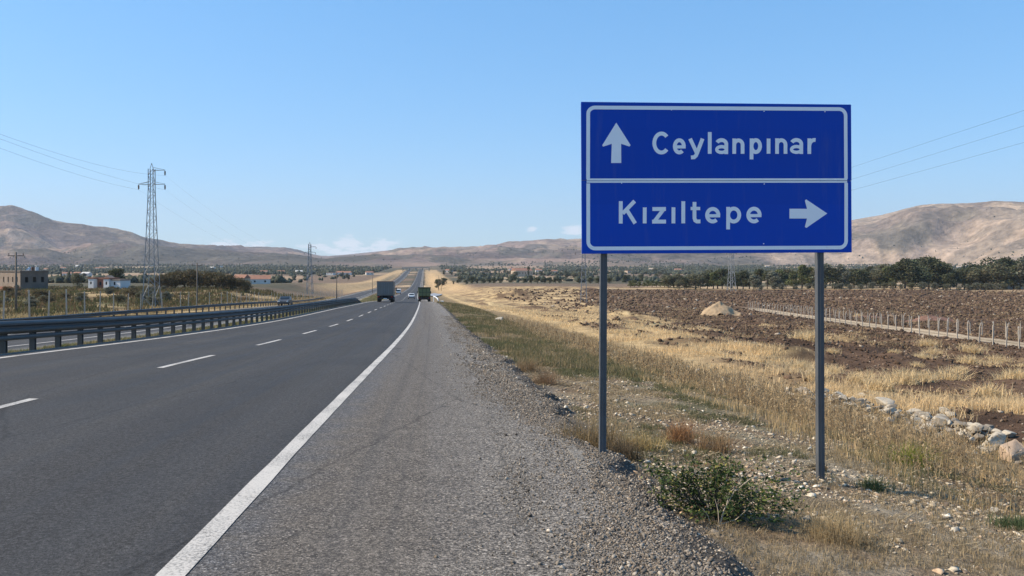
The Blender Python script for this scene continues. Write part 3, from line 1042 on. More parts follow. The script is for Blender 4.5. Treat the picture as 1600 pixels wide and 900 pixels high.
BWD = 18 * BW / 1360
mb = MB()
p1 = [(61, 449)] + [(61, 130)] + arc(95, 121, 34, 30, 175, 90, 8) + arc(1322, 137, 34, 34, 90, 0, 8) + [(1359, 455)]
ribbon(mb, [cp(*p) for p in p1], BWD, -.0014)
ribbon(mb, [cp(54, 451), cp(1365, 457)], BWD * .55, -.0022)
on_board(mb.build('border', M['sign_white']))
mb = MB()
p2 = [(62, 470)] + arc(97, 762, 34, 34, 180, 270, 8) + arc(1328, 766, 34, 34, 270, 360, 8) + [(1361, 474)]
ribbon(mb, [cp(*p) for p in p2], BWD, .0026)
ribbon(mb, [cp(54, 462.5), cp(1366, 469)], BWD * .5, .0018)
on_board(mb.build('border', M['sign_white']))
mb = MB()
for (x, y) in ((170, 98), (473, 104), (938, 113), (1249, 116), (940, 478), (226, 470), (938, 778), (1262, 798)):
    q = cp(x, y)
    mb = MB()
    mb.cyl((q[0], -.003, q[1]), (0, 1, 0), .005, .006, 8)
    on_board(mb.build('rivet', M['sign_white']))

# posts: steel channels with lips, standing behind the board
def post(px_t, d, px_b, py_b, top_z):
    g = Vector(((px_b - 800) / F * d, d + .05, (415 - py_b) / F * d))
    t = Vector(((px_t - 800) / F * d, d + .05, top_z))
    mb = MB()
    w = .030; dp = .06; th = .006
    prof = [(-w, 0), (w, 0), (w, dp), (w - .018, dp), (w - .018, dp - th), (w - th, dp - th), (w - th, th), (-w + th, th), (-w + th, dp - th), (-w + .018, dp - th), (-w + .018, dp), (-w, dp)]
    n = len(prof)
    vs = []
    R = Matrix.Rotation(sign_yaw, 3, 'Z')
    for c in (g - Vector((0, 0, .3)), t):
        for p in prof:
            vs.append(tuple(c + R @ Vector((p[0], p[1], 0)) - sign.location))
    fs = [(i, (i + 1) % n, (i + 1) % n + n, i + n) for i in range(n)]
    mb.add(vs, fs)
    # raised rib down the middle of the face
    vs = []
    for c in (g - Vector((0, 0, .3)), t):
        for p in ((-.008, -.005), (.008, -.005), (.008, -.0005), (-.008, -.0005)):
            vs.append(tuple(c + R @ Vector((p[0], p[1], 0)) - sign.location))
    mb.add(vs, [(0, 1, 5, 4), (1, 2, 6, 5), (3, 0, 4, 7), (4, 5, 6, 7)])
    return mb.build('post', M['post'], sign)


post(946, 7.27, 943, 712, Z_TOP - .05)
post(1284.5, 7.40, 1287.5, 747, Z_TOP - .06)
for zz in (-.18, -BH * .49, -BH * .58, -BH + .14):
    mb = MB(); mb.box(.1, BW - .1, TH + .011, TH + .034, zz - .02, zz + .02)
    on_board(mb.build('rail', M['galv']))

# ------------------------------------------------------------------ guard rails
def sweep(mb, path, prof, yaw=None):
    """prof (u, z) swept along path points with the road's cross direction"""
    n = len(prof); b0 = len(mb.v)
    for p in path:
        for q in prof:
            mb.v.append((p[0] + q[0], p[1], p[2] + q[1]))
    for i in range(len(path) - 1):
        for k in range(n):
            a = b0 + i * n + k; c = b0 + i * n + (k + 1) % n
            mb.f.append((a, c, c + n, a + n))
    mb.f.append(tuple(b0 + k for k in range(n)))
    mb.f.append(tuple(b0 + (len(path) - 1) * n + k for k in range(n))[::-1])


wprof_f = [(.0, .31), (.035, .29), (.075, .25), (.075, .21), (.02, .17), (.02, .14), (.075, .10), (.075, .06), (.035, .02), (.0, .0)]
wprof = wprof_f + [(q[0] - .008, q[1]) for q in wprof_f[::-1]]


def rail(name, y0, y1, u, step, label, top, low, endturn=True, wf=None, sgn=1, postn=100):
    W_ = (lambda y: float(wf(y))) if wf else (lambda y: 0.0)
    base = empty(name, (float(cx(y0)) + u - W_(y0), y0, float(road_z(np.array(u - W_(y0)), np.array(y0)))))
    tag(base, label, 'guard rail')
    B = base.location
    ys = np.arange(y0, y1, step)
    path = []
    for y in ys:
        uu = u - W_(y)
        z = float(road_z(np.array(uu), np.array(y)))
        path.append(Vector((float(cx(y)) + uu - B.x, y - B.y, z - B.z)))
    drop = [0.0] * len(path)
    if endturn:
        for k in range(1, 7): drop[-k] = (7 - k) / 6 * .55
    pr = [(q[0] * sgn, q[1]) for q in wprof]
    mb = MB(); sweep(mb, [p + Vector((.06 * sgn, 0, top - .31 - d)) for p, d in zip(path, drop)], pr)
    mb.build('beam', M['galv_dull'], base)
    if low:
        lp = [(-.02, 0), (.03, .015), (.045, .06), (.03, .105), (-.02, .12)]
        mb = MB(); sweep(mb, [p + Vector((.06 * sgn, 0, top - .46 - d * .7)) for p, d in zip(path, drop)], [(q[0] * sgn, q[1]) for q in lp])
        mb.build('lower_beam', M['galv_dull'], base)
        pr2 = [(-q[0] * sgn, q[1]) for q in wprof]
        mb = MB(); sweep(mb, [p + Vector((-.14 * sgn, 0, top - .30 - d)) for p, d in zip(path, drop)], pr2)
        mb.build('rear_beam', M['galv_dull'], base)
    # C-section post, one mesh shared by all
    mb = MB()
    pf = [(-.07, -.05), (.05, -.05), (.05, -.02), (.044, -.02), (.044, -.044), (-.064, -.044), (-.064, .044), (.044, .044), (.044, .02), (.05, .02), (.05, .05), (-.07, .05)]
    mb.prism(pf, 'z', -.4, top - .05)
    mb.box(.0, .07, -.035, .035, top - .28, top - .1)
    p0 = mb.build('post', M['galv_dull'], base)
    for i, (p, d) in enumerate(zip(path, drop)):
        if i >= postn: break
        o = p0 if i == 0 else p0.copy()
        if i: COL.objects.link(o); o.parent = base
        o.location = p + Vector((-.02, 0, -d * .9))
    return base


rail('guard_rail', 9.0, 116, -9.95, 1.33, 'grey steel guard rail beside the near lanes, its near end at the left photo edge', .76, True)
rail('guard_rail', 26, 262, -25.9, 2.6, 'thin far guard rail on the outer edge of the opposite carriageway', .78, False, True, wf=wmed, sgn=1)

# ------------------------------------------------------------------ fences of concrete posts
def fence_left():
    y0 = 56
    P = lambda y, L: Vector((float(cx(y)) - L, y, gz(float(cx(y)) - L, y)))
    base = empty('concrete_post_fence', P(y0, 34)); tag(base, 'long fence of upright concrete posts beyond the opposite carriageway', 'fence')
    mb = MB(); mb.box(-.06, .06, -.06, .06, -.5, 2.55, top=(.012, .012))
    p0 = mb.build('post', M['concrete'], base, bevel=.01)
    rnd = random.Random(3); y = y0; i = 0
    pts = []
    while i < 78:
        p = P(y, 34 + (rnd.random() - .5) * .3); pts.append(p)
        if not (rnd.random() < .06):
            o = p0 if not i else p0.copy()
            if i: COL.objects.link(o); o.parent = base
            o.location = p - base.location
            o.rotation_euler = ((rnd.random() - .5) * .09, (rnd.random() - .5) * .09, rnd.random() * .4)
            o.scale = (1, 1, .86 + rnd.random() * .2)
        y += 3.6 + rnd.random() * .35; i += 1
    for h in (.6, 1.2, 1.8, 2.3):
        mb = MB(); mb.tube([p - base.location + Vector((0, -.08, h)) for p in pts], .006, 3)
        mb.build('wire', M['wire'], base)


def fence_right(dx, y0, y1, step, label, h, lean, seed, first=True):
    P = lambda y: Vector((46 + dx + .088 * (y - 73), y, gz(46 + dx + .088 * (y - 73), y)))
    base = empty('concrete_post_fence', P(y0)); tag(base, label, 'fence')
    mb = MB(); mb.tube([(0, 0, -.5), (0, 0, h * .84), (.12 * lean, 0, h * .94), (.36 * lean, 0, h)], [.07, .062, .055, .04], 4)
    p0 = mb.build('post', M['concrete'], base)
    rnd = random.Random(seed); y = y0; i = 0; pts = []
    while y < y1:
        p = P(y); pts.append(p)
        o = p0 if not i else p0.copy()
        if i: COL.objects.link(o); o.parent = base
        o.location = p - base.location
        o.rotation_euler = ((rnd.random() - .5) * .1, (rnd.random() - .5) * .1, .78 + (rnd.random() - .5) * .5)
        o.scale = (1, 1, .88 + rnd.random() * .16)
        y += step * (.9 + rnd.random() * .2); i += 1
    for hh in (.5, 1.1, 1.7):
        mb = MB(); mb.tube([p - base.location + Vector((0, -.08, hh)) for p in pts], .006, 3)
        mb.build('wire', M['wire'], base)


fence_left()
fence_right(0, 60, 192, 2.4, 'nearer row of bent-topped concrete fence posts in front of the pale dirt track', 2.25, 1, 5)
fence_right(7.2, 66, 185, 2.9, 'second row of concrete fence posts behind the pale dirt track', 1.9, -1, 6)

# ------------------------------------------------------------------ pylons and power lines
def pylon(loc, H, bw, tw, label, arms, yaw=0.0, bar=.058):
    base = empty('electricity_pylon', loc, yaw); tag(base, label, 'pylon')
    mb = MB()
    def hw(z): return (bw + (tw - bw) * min(1, z / (H * .82)) ** .8) / 2
    zb = 0; zs = [0.0]
    while zs[-1] < H * .95:
        zs.append(zs[-1] + max(.9, hw(zs[-1]) * 2 * .95))
    zs[-1] = H * .96
    for sx in (-1, 1):
        for sy in (-1, 1):
            mb = MB()
            for a, c in zip(zs[:-1], zs[1:]):
                mb.bar((sx * hw(a), sy * hw(a), a - (.5 if a == 0 else 0)), (sx * hw(c), sy * hw(c), c), bar * 1.5)
            mb.build('leg', M['lattice'], base)
    mb = MB()
    for k, (a, c) in enumerate(zip(zs[:-1], zs[1:])):
        s = 1 if k % 2 else -1
        for (ax, flip) in ((0, 1), (0, -1), (1, 1), (1, -1)):
            ha, hc = hw(a), hw(c)
            if ax == 0: mb.bar((-s * ha, flip * ha, a), (s * hc, flip * hc, c), bar * .8)
            else: mb.bar((flip * ha, -s * ha, a), (flip * hc, s * hc, c), bar * .8)
    mb.build('bracing', M['lattice'], base)
    mb = MB()
    t = tw / 2
    for sx in (-1, 1): mb.bar((sx * t * .8, 0, H * .955), (0, 0, H), bar)
    mb.build('peak', M['lattice'], base)
    tips = []
    for z, xl, xr in arms:
        mb = MB()
        for x1 in (xl, xr):
            if abs(x1) < .6: continue
            s = 1 if x1 > 0 else -1
            for sy in (-1, 1):
                mb.bar((s * t * .6, sy * t * .7, z), (x1, 0, z), bar * 1.1)
                mb.bar((s * t * .6, sy * t * .7, z + .42), (x1, 0, z + .05), bar * .8)
        mb.build('cross_arm', M['lattice'], base)
        for x1 in (xl, xr):
            if abs(x1) < .6: continue
            m2 = MB()
            L = .75; m2.tube([(x1, 0, z - .05 - L * q) for q in (0, .1, .12, .3, .32, .5, .52, .7, .72, 1)], [.03, .03, .11, .09, .12, .09, .12, .09, .12, .03], 6)
            m2.build('insulator', M['ceramic'], base)
            tips.append(Vector(loc) + Matrix.Rotation(yaw, 3, 'Z') @ Vector((x1, 0, z - .8)))
    return base, tips


def cable(a, b_, sag, label, r=.016):
    n = 28; pts = []
    for i in range(n + 1):
        t = i / n
        p = a.lerp(b_, t); p.z -= 4 * sag * t * (1 - t)
        pts.append(p - a)
    mb = MB(); mb.tube(pts, r, 4, False)
    o = mb.build('power_cable', M['wire'])
    o.location = a
    tag(o, label, 'power cable')


pl1 = pt(237, 120)
z1 = lambda py: (415 - py) / F * 120 - pl1.z
b1, t1 = pylon(tuple(pl1), z1(255), 2.05, .72, 'tall lattice electricity pylon nearest the road, in front of the left mountain',
               [(z1(266), 0, 2.0), (z1(288), -1.95, 2.0)], 0.0, .056)
pl2 = pt(484, 330)
b2, t2 = pylon(tuple(pl2), 21.5, 2.6, .9, 'distant grey lattice pylon between the tall pylon and the box truck', [(19.5, 0, 2.6), (17.2, -2.3, 2.4)], 0.0, .10)
pl3 = pt(912, 245)
zz = (415 - 394) / F * 245 - pl3.z
b3, t3 = pylon(tuple(pl3), zz + 1.8, 2.0, .9, 'lattice pylon in the straw field, half hidden by the sign by its left post', [(zz, -2.6, 2.6)], 0.0, .07)
pl4 = pt(1143, 385)
b4, t4 = pylon(tuple(pl4), 23, 3.1, 1.2, 'lattice pylon at the field edge, seen below the middle of the sign', [(20.5, -2.6, 2.6), (18.2, -2.6, 2.6)], 0.3, .13)
n0 = Vector((-9, -80, 0))
hs_ = [t1[0], t1[1], t1[2]]
nm = ('uppermost', 'middle', 'lowest')
starts = [Vector((-9 + 2, -80, 22.5)), Vector((-9 + 2, -80, 21.0)), Vector((-9 - 2, -80, 20.5))]
for k, (a, c) in enumerate(zip(hs_, starts)):
    cable(a, c, (7.5, 5.2, 4.9)[k], f'{nm[k]} power cable running from the tall left pylon to the upper left corner', .008)
for k, (a, c) in enumerate(zip(hs_, t2)):
    cable(a, c, 5.0, f'{nm[k]} faint power cable hanging between the tall pylon and the distant left pylon', .0055)
st = [Vector((36.5, -40, 13.3)), Vector((36.2, -40, 12.8)), Vector((37.5, -40, 12.0))]
for k, c in enumerate(st):
    a = Vector(t3[min(k, 1)]) + Vector((0, 0, (.9, .4, -.4)[k]))
    cable(a, c, 1.2, f'{nm[k]} of three power cables leaving the sign at the right edge', .0065)

# wooden and small poles
def wood_pole(px, d, h, label, arm=True):
    p = pt(px, d)
    base = empty('utility_pole', p); tag(base, label, 'utility pole')
    mb = MB(); mb.tube([(0, 0, -.5), (0, 0, h)], [.16, .10], 8); mb.build('pole', M['wood'], base, smooth=True)
    if arm:
        mb = MB(); mb.bar((-1.0, 0, h - .45), (1.0, 0, h - .45), .11, .11); mb.build('cross_arm', M['wood'], base)
        for x in (-.9, .9):
            mb = MB(); mb.tube([(x, 0, h - .4), (x, 0, h - .2), (x, 0, h - .12)], [.02, .06, .03], 6); mb.build('insulator', M['ceramic'], base)
    return base


def hgt(px, d, pytop): return (415 - pytop) / F * d - pt(px, d).z


wood_pole(25, 100, hgt(25, 100, 394), 'wooden pole with cross arm standing before the unfinished building')
wood_pole(308, 150, hgt(308, 150, 411), 'thin dark wooden pole in front of the brownish trees')
wood_pole(526, 250, hgt(526, 250, 416), 'slender pole between the distant left pylon and the box truck', False)
wood_pole(582, 420, hgt(582, 420, 424), 'faint far pole just left of the box truck', False)
wood_pole(685.5, 560, 11, 'left one of two pale poles on the golden bank beyond the dump truck', False)
wood_pole(689.5, 545, 10, 'right one of two pale poles on the golden bank beyond the dump truck', False)

# ------------------------------------------------------------------ vehicles
M['glass'] = new_mat('dark_glass', (.02, .025, .03), .08, 0, .6)
M['rubber'] = worn('rubber', (.02, .02, .02), (.045, .042, .04), 3, .9)
M['chassis'] = worn('chassis', (.03, .03, .032), (.06, .055, .05), 3, .8)
M['box_grey'] = worn('box_panel', (.14, .125, .11), (.185, .168, .15), 1.2, .5, 0, .4, .7)
M['box_trim'] = worn('box_trim', (.24, .14, .10), (.32, .20, .15), 2, .7)
M['red_lamp'] = new_mat('red_lamp', (.35, .02, .015), .3)
M['cab_white'] = worn('white_paint', (.68, .68, .66), (.76, .76, .75), 2, .3, 0, .5)
M['olive'] = worn('olive_paint', (.11, .125, .055), (.165, .175, .085), 1.6, .7, 0, .3, .8)
M['olive_dark'] = worn('dark_olive_paint', (.05, .06, .03), (.08, .085, .05), 1.6, .7)
M['silver'] = worn('silver_paint', (.34, .36, .39), (.42, .44, .47), 2, .3, .5, .5)
M['dark_silver'] = worn('dark_silver_paint', (.07, .072, .076), (.10, .10, .105), 2, .35, .3, .5)
M['plate'] = new_mat('plate', (.7, .7, .68), .5)


def wheel(parent, x, y, r, w):
    mb = MB(); mb.cyl((x, y, r), (1, 0, 0), r, w, 20)
    o = mb.build('wheel', M['rubber'], parent, bevel=.02)
    s = 1 if x > 0 else -1
    mb = MB(); mb.cyl((x + s * (w / 2 + .004), y, r), (1, 0, 0), r * .52, .02, 14)
    mb.build('rim', M['silver'], o)
    return o


def road_spot(u, y, yaw_extra=0):
    x = float(cx(y)) + u
    sl = float((cx(y + 2) - cx(y - 2)) / 4)
    return Vector((x, y, float(road_z(np.array(u), np.array(y))) + .01)), -math.atan(sl) * -1 * -1


def vehicle(name, u, y, label, cat, flip=False):
    x = float(cx(y)) + u
    slx = float((cx(y + 2) - cx(y - 2)) / 4); slz = float((zr(y + 2) - zr(y - 2)) / 4)
    z = float(road_z(np.array(u), np.array(float(y)))) + .01
    e = empty(name, (x, y, z))
    yaw = -math.atan(slx)
    e.rotation_mode = 'XYZ'
    e.rotation_euler = (math.atan(slz) * (-1 if flip else 1), 0, yaw + (PI if flip else 0))
    tag(e, label, cat)
    return e


def box_truck():
    e = vehicle('box_truck', -6.55, 120.5, 'grey box truck seen from behind in the left lane', 'truck')
    mb = MB(); mb.box(-1.25, 1.25, 0, 6.2, 1.0, 3.12); mb.build('cargo_box', M['box_grey'], e, bevel=.03)
    for s in (-1, 1):
        mb = MB(); mb.box(s * .62 - .58, s * .62 + .58, -.035, -.003, 1.1, 3.0); d = mb.build('rear_door', M['box_grey'], e, bevel=.01)
        mb = MB()
        for k in (-.16, .16): mb.cyl((s * .3 + k * s, -.06, 2.05), (0, 0, 1), .018, 1.8, 6)
        mb.build('lock_rod', M['galv'], d)
    mb = MB(); mb.box(-1.27, 1.27, -.04, .06, 3.04, 3.15); mb.build('top_rail', M['box_trim'], e, bevel=.01)
    mb = MB()
    mb.box(-.55, -.35, .1, 7.6, .62, .95); mb.box(.35, .55, .1, 7.6, .62, .95); mb.box(-1.15, 1.15, .05, .2, .45, .62); mb.box(-1.0, 1.0, 1.6, 6.0, .42, .94); mb.box(-1.2, 1.2, .0, .1, .88, .995)
    mb.build('chassis', M['chassis'], e)
    for s in (-1, 1):
        mb = MB(); mb.box(s * .8 - .28, s * .8 + .28, .75, .78, .25, .85); mb.build('mudflap', M['rubber'], e)
        mb = MB(); mb.box(s * 1.0 - .16, s * 1.0 + .16, -.045, .0, .72, .84); mb.build('tail_lamp', M['red_lamp'], e, bevel=.01)
        wheel(e, s * .98, 1.4, .47, .5); wheel(e, s * 1.05, 6.9, .47, .28)
    mb = MB(); mb.box(-.26, .26, .03, .048, .46, .58); mb.build('number_plate', M['plate'], e)
    mb = MB(); mb.prism([(6.35, .7), (8.2, .7), (8.2, 1.7), (8.0, 2.6), (6.35, 2.65)], 'x', -1.18, 1.18); c = mb.build('cab', M['cab_white'], e, bevel=.04)
    for s in (-1, 1):
        mb = MB(); mb.box(s * 1.185 - .004, s * 1.185 + .004, 6.8, 7.8, 1.75, 2.4); mb.build('window', M['glass'], c)
        mb = MB(); mb.box(s * 1.4 - .09, s * 1.4 + .09, 8.0, 8.08, 1.7, 2.2); mb.bar((s * 1.18, 8.04, 2.1), (s * 1.34, 8.04, 2.1), .03); mb.build('mirror', M['chassis'], c)


def dump_truck():
    e = vehicle('dump_truck', -.35, 158, 'olive green dump truck seen from behind on the right shoulder line', 'truck')
    mb = MB()
    mb.prism([(-1.2, 1.1), (1.2, 1.1), (1.22, 2.75), (-1.22, 2.75)], 'y', 0.06, 4.8)
    bdy = mb.build('tipper_body', M['olive'], e, bevel=.02)
    mb = MB(); mb.box(-1.16, 1.16, -.03, .05, 1.12, 2.55); t = mb.build('tailgate', M['olive'], e, bevel=.015)
    mb = MB()
    for x in (-1.1, -.36, .36, 1.1): mb.box(x - .05, x + .05, -.08, -.032, 1.12, 2.5)
    mb.box(-1.2, 1.2, -.085, -.04, 1.75, 1.83)
    mb.build('rib', M['olive_dark'], t)
    mb = MB(); mb.box(-1.26, 1.26, -.06, .12, 2.62, 2.86); mb.build('top_rail', M['olive_dark'], e, bevel=.01)
    mb = MB(); mb.box(-.5, -.32, .1, 7.1, .7, 1.0); mb.box(.32, .5, .1, 7.1, .7, 1.0); mb.box(-1.15, 1.15, .0, .12, .62, .8); mb.box(-.55, .55, .3, 1.6, .4, .75)
    mb.build('chassis', M['chassis'], e)
    for s in (-1, 1):
        mb = MB(); mb.box(s * .95 - .13, s * .95 + .13, -.03, .0, .65, .77); mb.build('tail_lamp', M['red_lamp'], e)
        mb = MB(); mb.box(s * .85 - .3, s * .85 + .3, .35, .38, .3, .9); mb.build('mudflap', M['rubber'], e)
        wheel(e, s * .95, 1.1, .5, .52); wheel(e, s * .95, 2.4, .5, .52); wheel(e, s * 1.03, 6.1, .5, .3)
    mb = MB(); mb.prism([(5.0, .8), (6.9, .8), (6.9, 1.75), (6.6, 2.6), (5.0, 2.65)], 'x', -1.15, 1.15); c = mb.build('cab', M['olive'], e, bevel=.04)
    for s in (-1, 1):
        mb = MB(); mb.box(s * 1.156 - .004, s * 1.156 + .004, 5.4, 6.5, 1.75, 2.4); mb.build('window', M['glass'], c)
        mb = MB(); mb.box(s * 1.38 - .08, s * 1.38 + .08, 6.5, 6.58, 1.6, 2.1); mb.bar((s * 1.1, 6.54, 1.95), (s * 1.32, 6.54, 1.95), .03); mb.build('mirror', M['chassis'], c)


def car(u, y, label, mat, flip=False, kind='sedan', cat='car'):
    e = vehicle('van' if kind == 'van' else 'car', u, y, label, cat, flip)
    w = .87
    if kind == 'van':
        body = [(0, .35), (0, 1.0), (.06, 1.9), (.35, 2.1), (3.7, 2.1), (4.5, 1.25), (5.2, 1.05), (5.3, .5), (5.2, .35)]
        w = .97; glass_r = [(.02, 1.15), (.06, 1.8)]; L = 5.3
    elif kind == 'hatch':
        body = [(0, .32), (-.02, .8), (.12, 1.0), (.55, 1.44), (2.0, 1.5), (2.75, 1.02), (3.75, .85), (3.95, .6), (3.9, .3)]
        L = 3.95
    else:
        body = [(0, .32), (-.02, .85), (.1, .98), (.75, 1.02), (1.25, 1.42), (2.55, 1.46), (3.3, 1.0), (4.2, .85), (4.4, .6), (4.35, .3)]
        L = 4.4
    # body with tumblehome: loft three sections across
    mb = MB(); n = len(body)
    secs = [(-w, .0), (-w * .93, 1.0), (w * .93, 1.0), (w, .0)]
    vs = []
    for sx, k in secs:
        for (yy, zz_) in body:
            vs.append((sx * (1 - (.18 if zz_ > 1.05 and kind != 'van' else .02) * (1 if abs(sx) >= w * .99 else .97)), yy, zz_))
    fs = []
    for s in range(3):
        for i in range(n):
            j = (i + 1) % n
            fs.append((s * n + i, s * n + j, (s + 1) * n + j, (s + 1) * n + i))
    fs.append(tuple(range(n))); fs.append(tuple(range(3 * n, 4 * n))[::-1])
    mb.add(vs, fs)
    mb.build('body', mat, e, bevel=.05)
    top = 1.42 if kind != 'van' else 2.0
    r0 = {'sedan': ((.80, 1.06), (1.2, 1.38)), 'hatch': ((.16, 1.03), (.52, 1.38)), 'van': ((-.0, 1.15), (.03, 1.75))}[kind]
    f0 = {'sedan': ((3.22, 1.06), (2.62, 1.42)), 'hatch': ((2.7, 1.08), (2.08, 1.45)), 'van': ((4.42, 1.35), (3.78, 2.02))}[kind]
    hw_ = w * .76
    mb = MB(); o = .035
    mb.add([(-hw_, r0[0][0] - o, r0[0][1] + o), (hw_, r0[0][0] - o, r0[0][1] + o), (hw_ * .94, r0[1][0] - o, r0[1][1] + o), (-hw_ * .94, r0[1][0] - o, r0[1][1] + o)], [(0, 1, 2, 3)])
    mb.build('rear_window', M['glass'], e)
    mb = MB()
    mb.add([(-hw_, f0[0][0] + o, f0[0][1] + o), (hw_, f0[0][0] + o, f0[0][1] + o), (hw_ * .94, f0[1][0] + o, f0[1][1] + o), (-hw_ * .94, f0[1][0] + o, f0[1][1] + o)], [(0, 1, 2, 3)])
    mb.build('windscreen', M['glass'], e)
    for s in (-1, 1):
        mb = MB(); x = s * (w * .845 if kind != 'van' else w * 1.0)
        a = r0[0][0] + .35; bq = f0[0][0] - .35; zt = r0[1][1]
        mb.box(x - .02, x + .02, a, bq, 1.08 if kind != 'van' else 1.35, zt - .03, top=(0, .28)); mb.build('side_window', M['glass'], e)
        mb = MB(); mb.box(s * (w - .2) - .12, s * (w - .2) + .12, -.06, .02, .68, .82); mb.build('tail_lamp', M['red_lamp'], e, bevel=.01)
        mb = MB(); mb.box(s * (w - .22) - .13, s * (w - .22) + .13, L - .16, L - .0, .62, .76); mb.build('headlight', M['plate'], e, bevel=.02)
        for yy in (.75, L - .85): wheel(e, s * (w - .09), yy, .31, .2)
    mb = MB(); mb.box(-w * .93, w * .93, -.08, .1, .3, .52); mb.build('bumper', M['chassis'], e, bevel=.03)
    mb = MB(); mb.box(-.25, .25, -.1, -.085, .56, .67); mb.build('number_plate', M['plate'], e)


box_truck(); dump_truck()
car(-3.1, 216, 'white car ahead in the right lane between the two trucks', M['cab_white'], kind='hatch')
car(-9.4, 335, 'small white van just past the right edge of the box truck', M['cab_white'], kind='van', cat='van')
car(-22.9, 130, 'dark grey hatchback on the opposite carriageway behind the guard rail', M['dark_silver'], flip=True, kind='hatch')
car(-30.5, 610, 'tiny dark car far up the opposite carriageway', M['chassis'], flip=True)

# ------------------------------------------------------------------ buildings
M['block'] = worn('block_shaded_tone', (.11, .092, .078), (.17, .145, .122), .6, .95, 0, .2, .6, .5, 6)
M['plaster'] = worn('plaster_sunlit_tone', (.20, .155, .12), (.29, .235, .19), .5, .95, 0, .2, .6, .3, 6)
M['brickred'] = worn('brick_band', (.23, .10, .065), (.30, .15, .10), 1.2, .95, 0, .2, .6)
M['whitewall'] = worn('white_wall', (.60, .60, .58), (.70, .70, .68), .7, .9, 0, .2, .6)
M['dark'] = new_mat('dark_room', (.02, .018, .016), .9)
M['tank'] = worn('metal_tank', (.5, .52, .54), (.6, .62, .64), 2, .4, .4)
M['rust'] = worn('rusty_sheet', (.16, .08, .05), (.26, .16, .11), 2, .9)


def wall_openings(mb, ax, c, a0, a1, z0, z1, holes, th, out):
    """wall panel in plane ax=c (x or y) with rectangular openings (a, b, za, zb) sorted by a"""
    def bx(p, q, r, s_):
        if q - p < .01 or s_ - r < .01: return
        lo, hi = min(c, c - out * th), max(c, c - out * th)
        if ax == 'y': mb.box(p, q, lo, hi, r, s_)
        else: mb.box(lo, hi, p, q, r, s_)
    cur = a0
    for (p, q, r, s_) in sorted(holes):
        bx(cur, p, z0, z1); bx(p, q, z0, r); bx(p, q, s_, z1); cur = q
    bx(cur, a1, z0, z1)


def unfinished_building():
    d = 236
    p = pt(32, d); H = (415 - 425) / F * d - p.z
    e = empty('unfinished_building', p, math.radians(-38)); tag(e, 'flat-roofed unfinished grey building with empty windows at the left edge', 'building')
    # local: corner at origin facing the camera, long wall to -x, dark wall to +y
    h = H
    mb = MB(); holes = [(-x - .9, -x, h * .42, h * .72) for x in (2.0, 5.2, 8.6, 12.0)]
    wall_openings(mb, 'y', 0, -16, -.3, .0, h, holes, .3, -1)
    mb.build('wall', M['plaster'], e)  # paler tone: the sun on this face is put into the colour
    mb = MB(); holes2 = [(x, x + .9, h * .42, h * .72) for x in (1.2, 3.4, 5.6)]
    wall_openings(mb, 'x', 0, 0, 7.6, .0, h, holes2 + [], .3, 1)
    mb.build('wall', M['block'], e)  # darker tone: the shade on this face is put into the colour
    mb = MB(); mb.box(-15.7, -.32, 7.3, 7.6, 0, h); mb.box(-16, -15.7, .3, 7.6, 0, h); mb.build('wall', M['block'], e)
    mb = MB(); mb.box(-16.2, .2, -.2, 7.8, h + .002, h + .4); mb.build('roof', M['block'], e, bevel=.03)
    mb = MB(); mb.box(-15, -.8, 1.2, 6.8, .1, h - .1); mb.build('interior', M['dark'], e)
    mb = MB(); mb.box(-16.02, .04, -.06, -.003, .0, .9); mb.build('base_course', M['brickred'], e)
    for (a, c, z0, z1) in [(q[0], q[1], q[2], q[3]) for q in holes]:
        m = MB(); m.box(a - .08, c + .08, -.07, -.003, z0 - .12, z0 - .002); m.build('sill', M['concrete'], e)
    for px_, dz in ((-6.5, 0), (-4.0, 0), (-1.4, 0)):
        m = MB(); m.cyl((px_, 5, h + .4 + .55), (0, 0, 1), .5, 1.1, 12); tk = m.build('water_tank', M['tank'] if px_ != -4.0 else M['rust'], e)
    m = MB(); m.add([(-4.5, 3, h + .5), (-3.0, 3, h + .5), (-3.0, 4.2, h + 1.5), (-4.5, 4.2, h + 1.5)], [(0, 1, 2, 3)]); m.bar((-3.7, 4.2, h + .4), (-3.7, 4.2, h + 1.5), .06); m.build('solar_panel', M['glass'], e)
    for x in (-12, -9, 0):
        m = MB()
        for k in range(4): m.cyl((x - .12 + .08 * k, .1 + .05 * k, h + .8), (0.03 * k, 0, 1), .02, .9, 5)
        m.build('rebar', M['rust'], e)


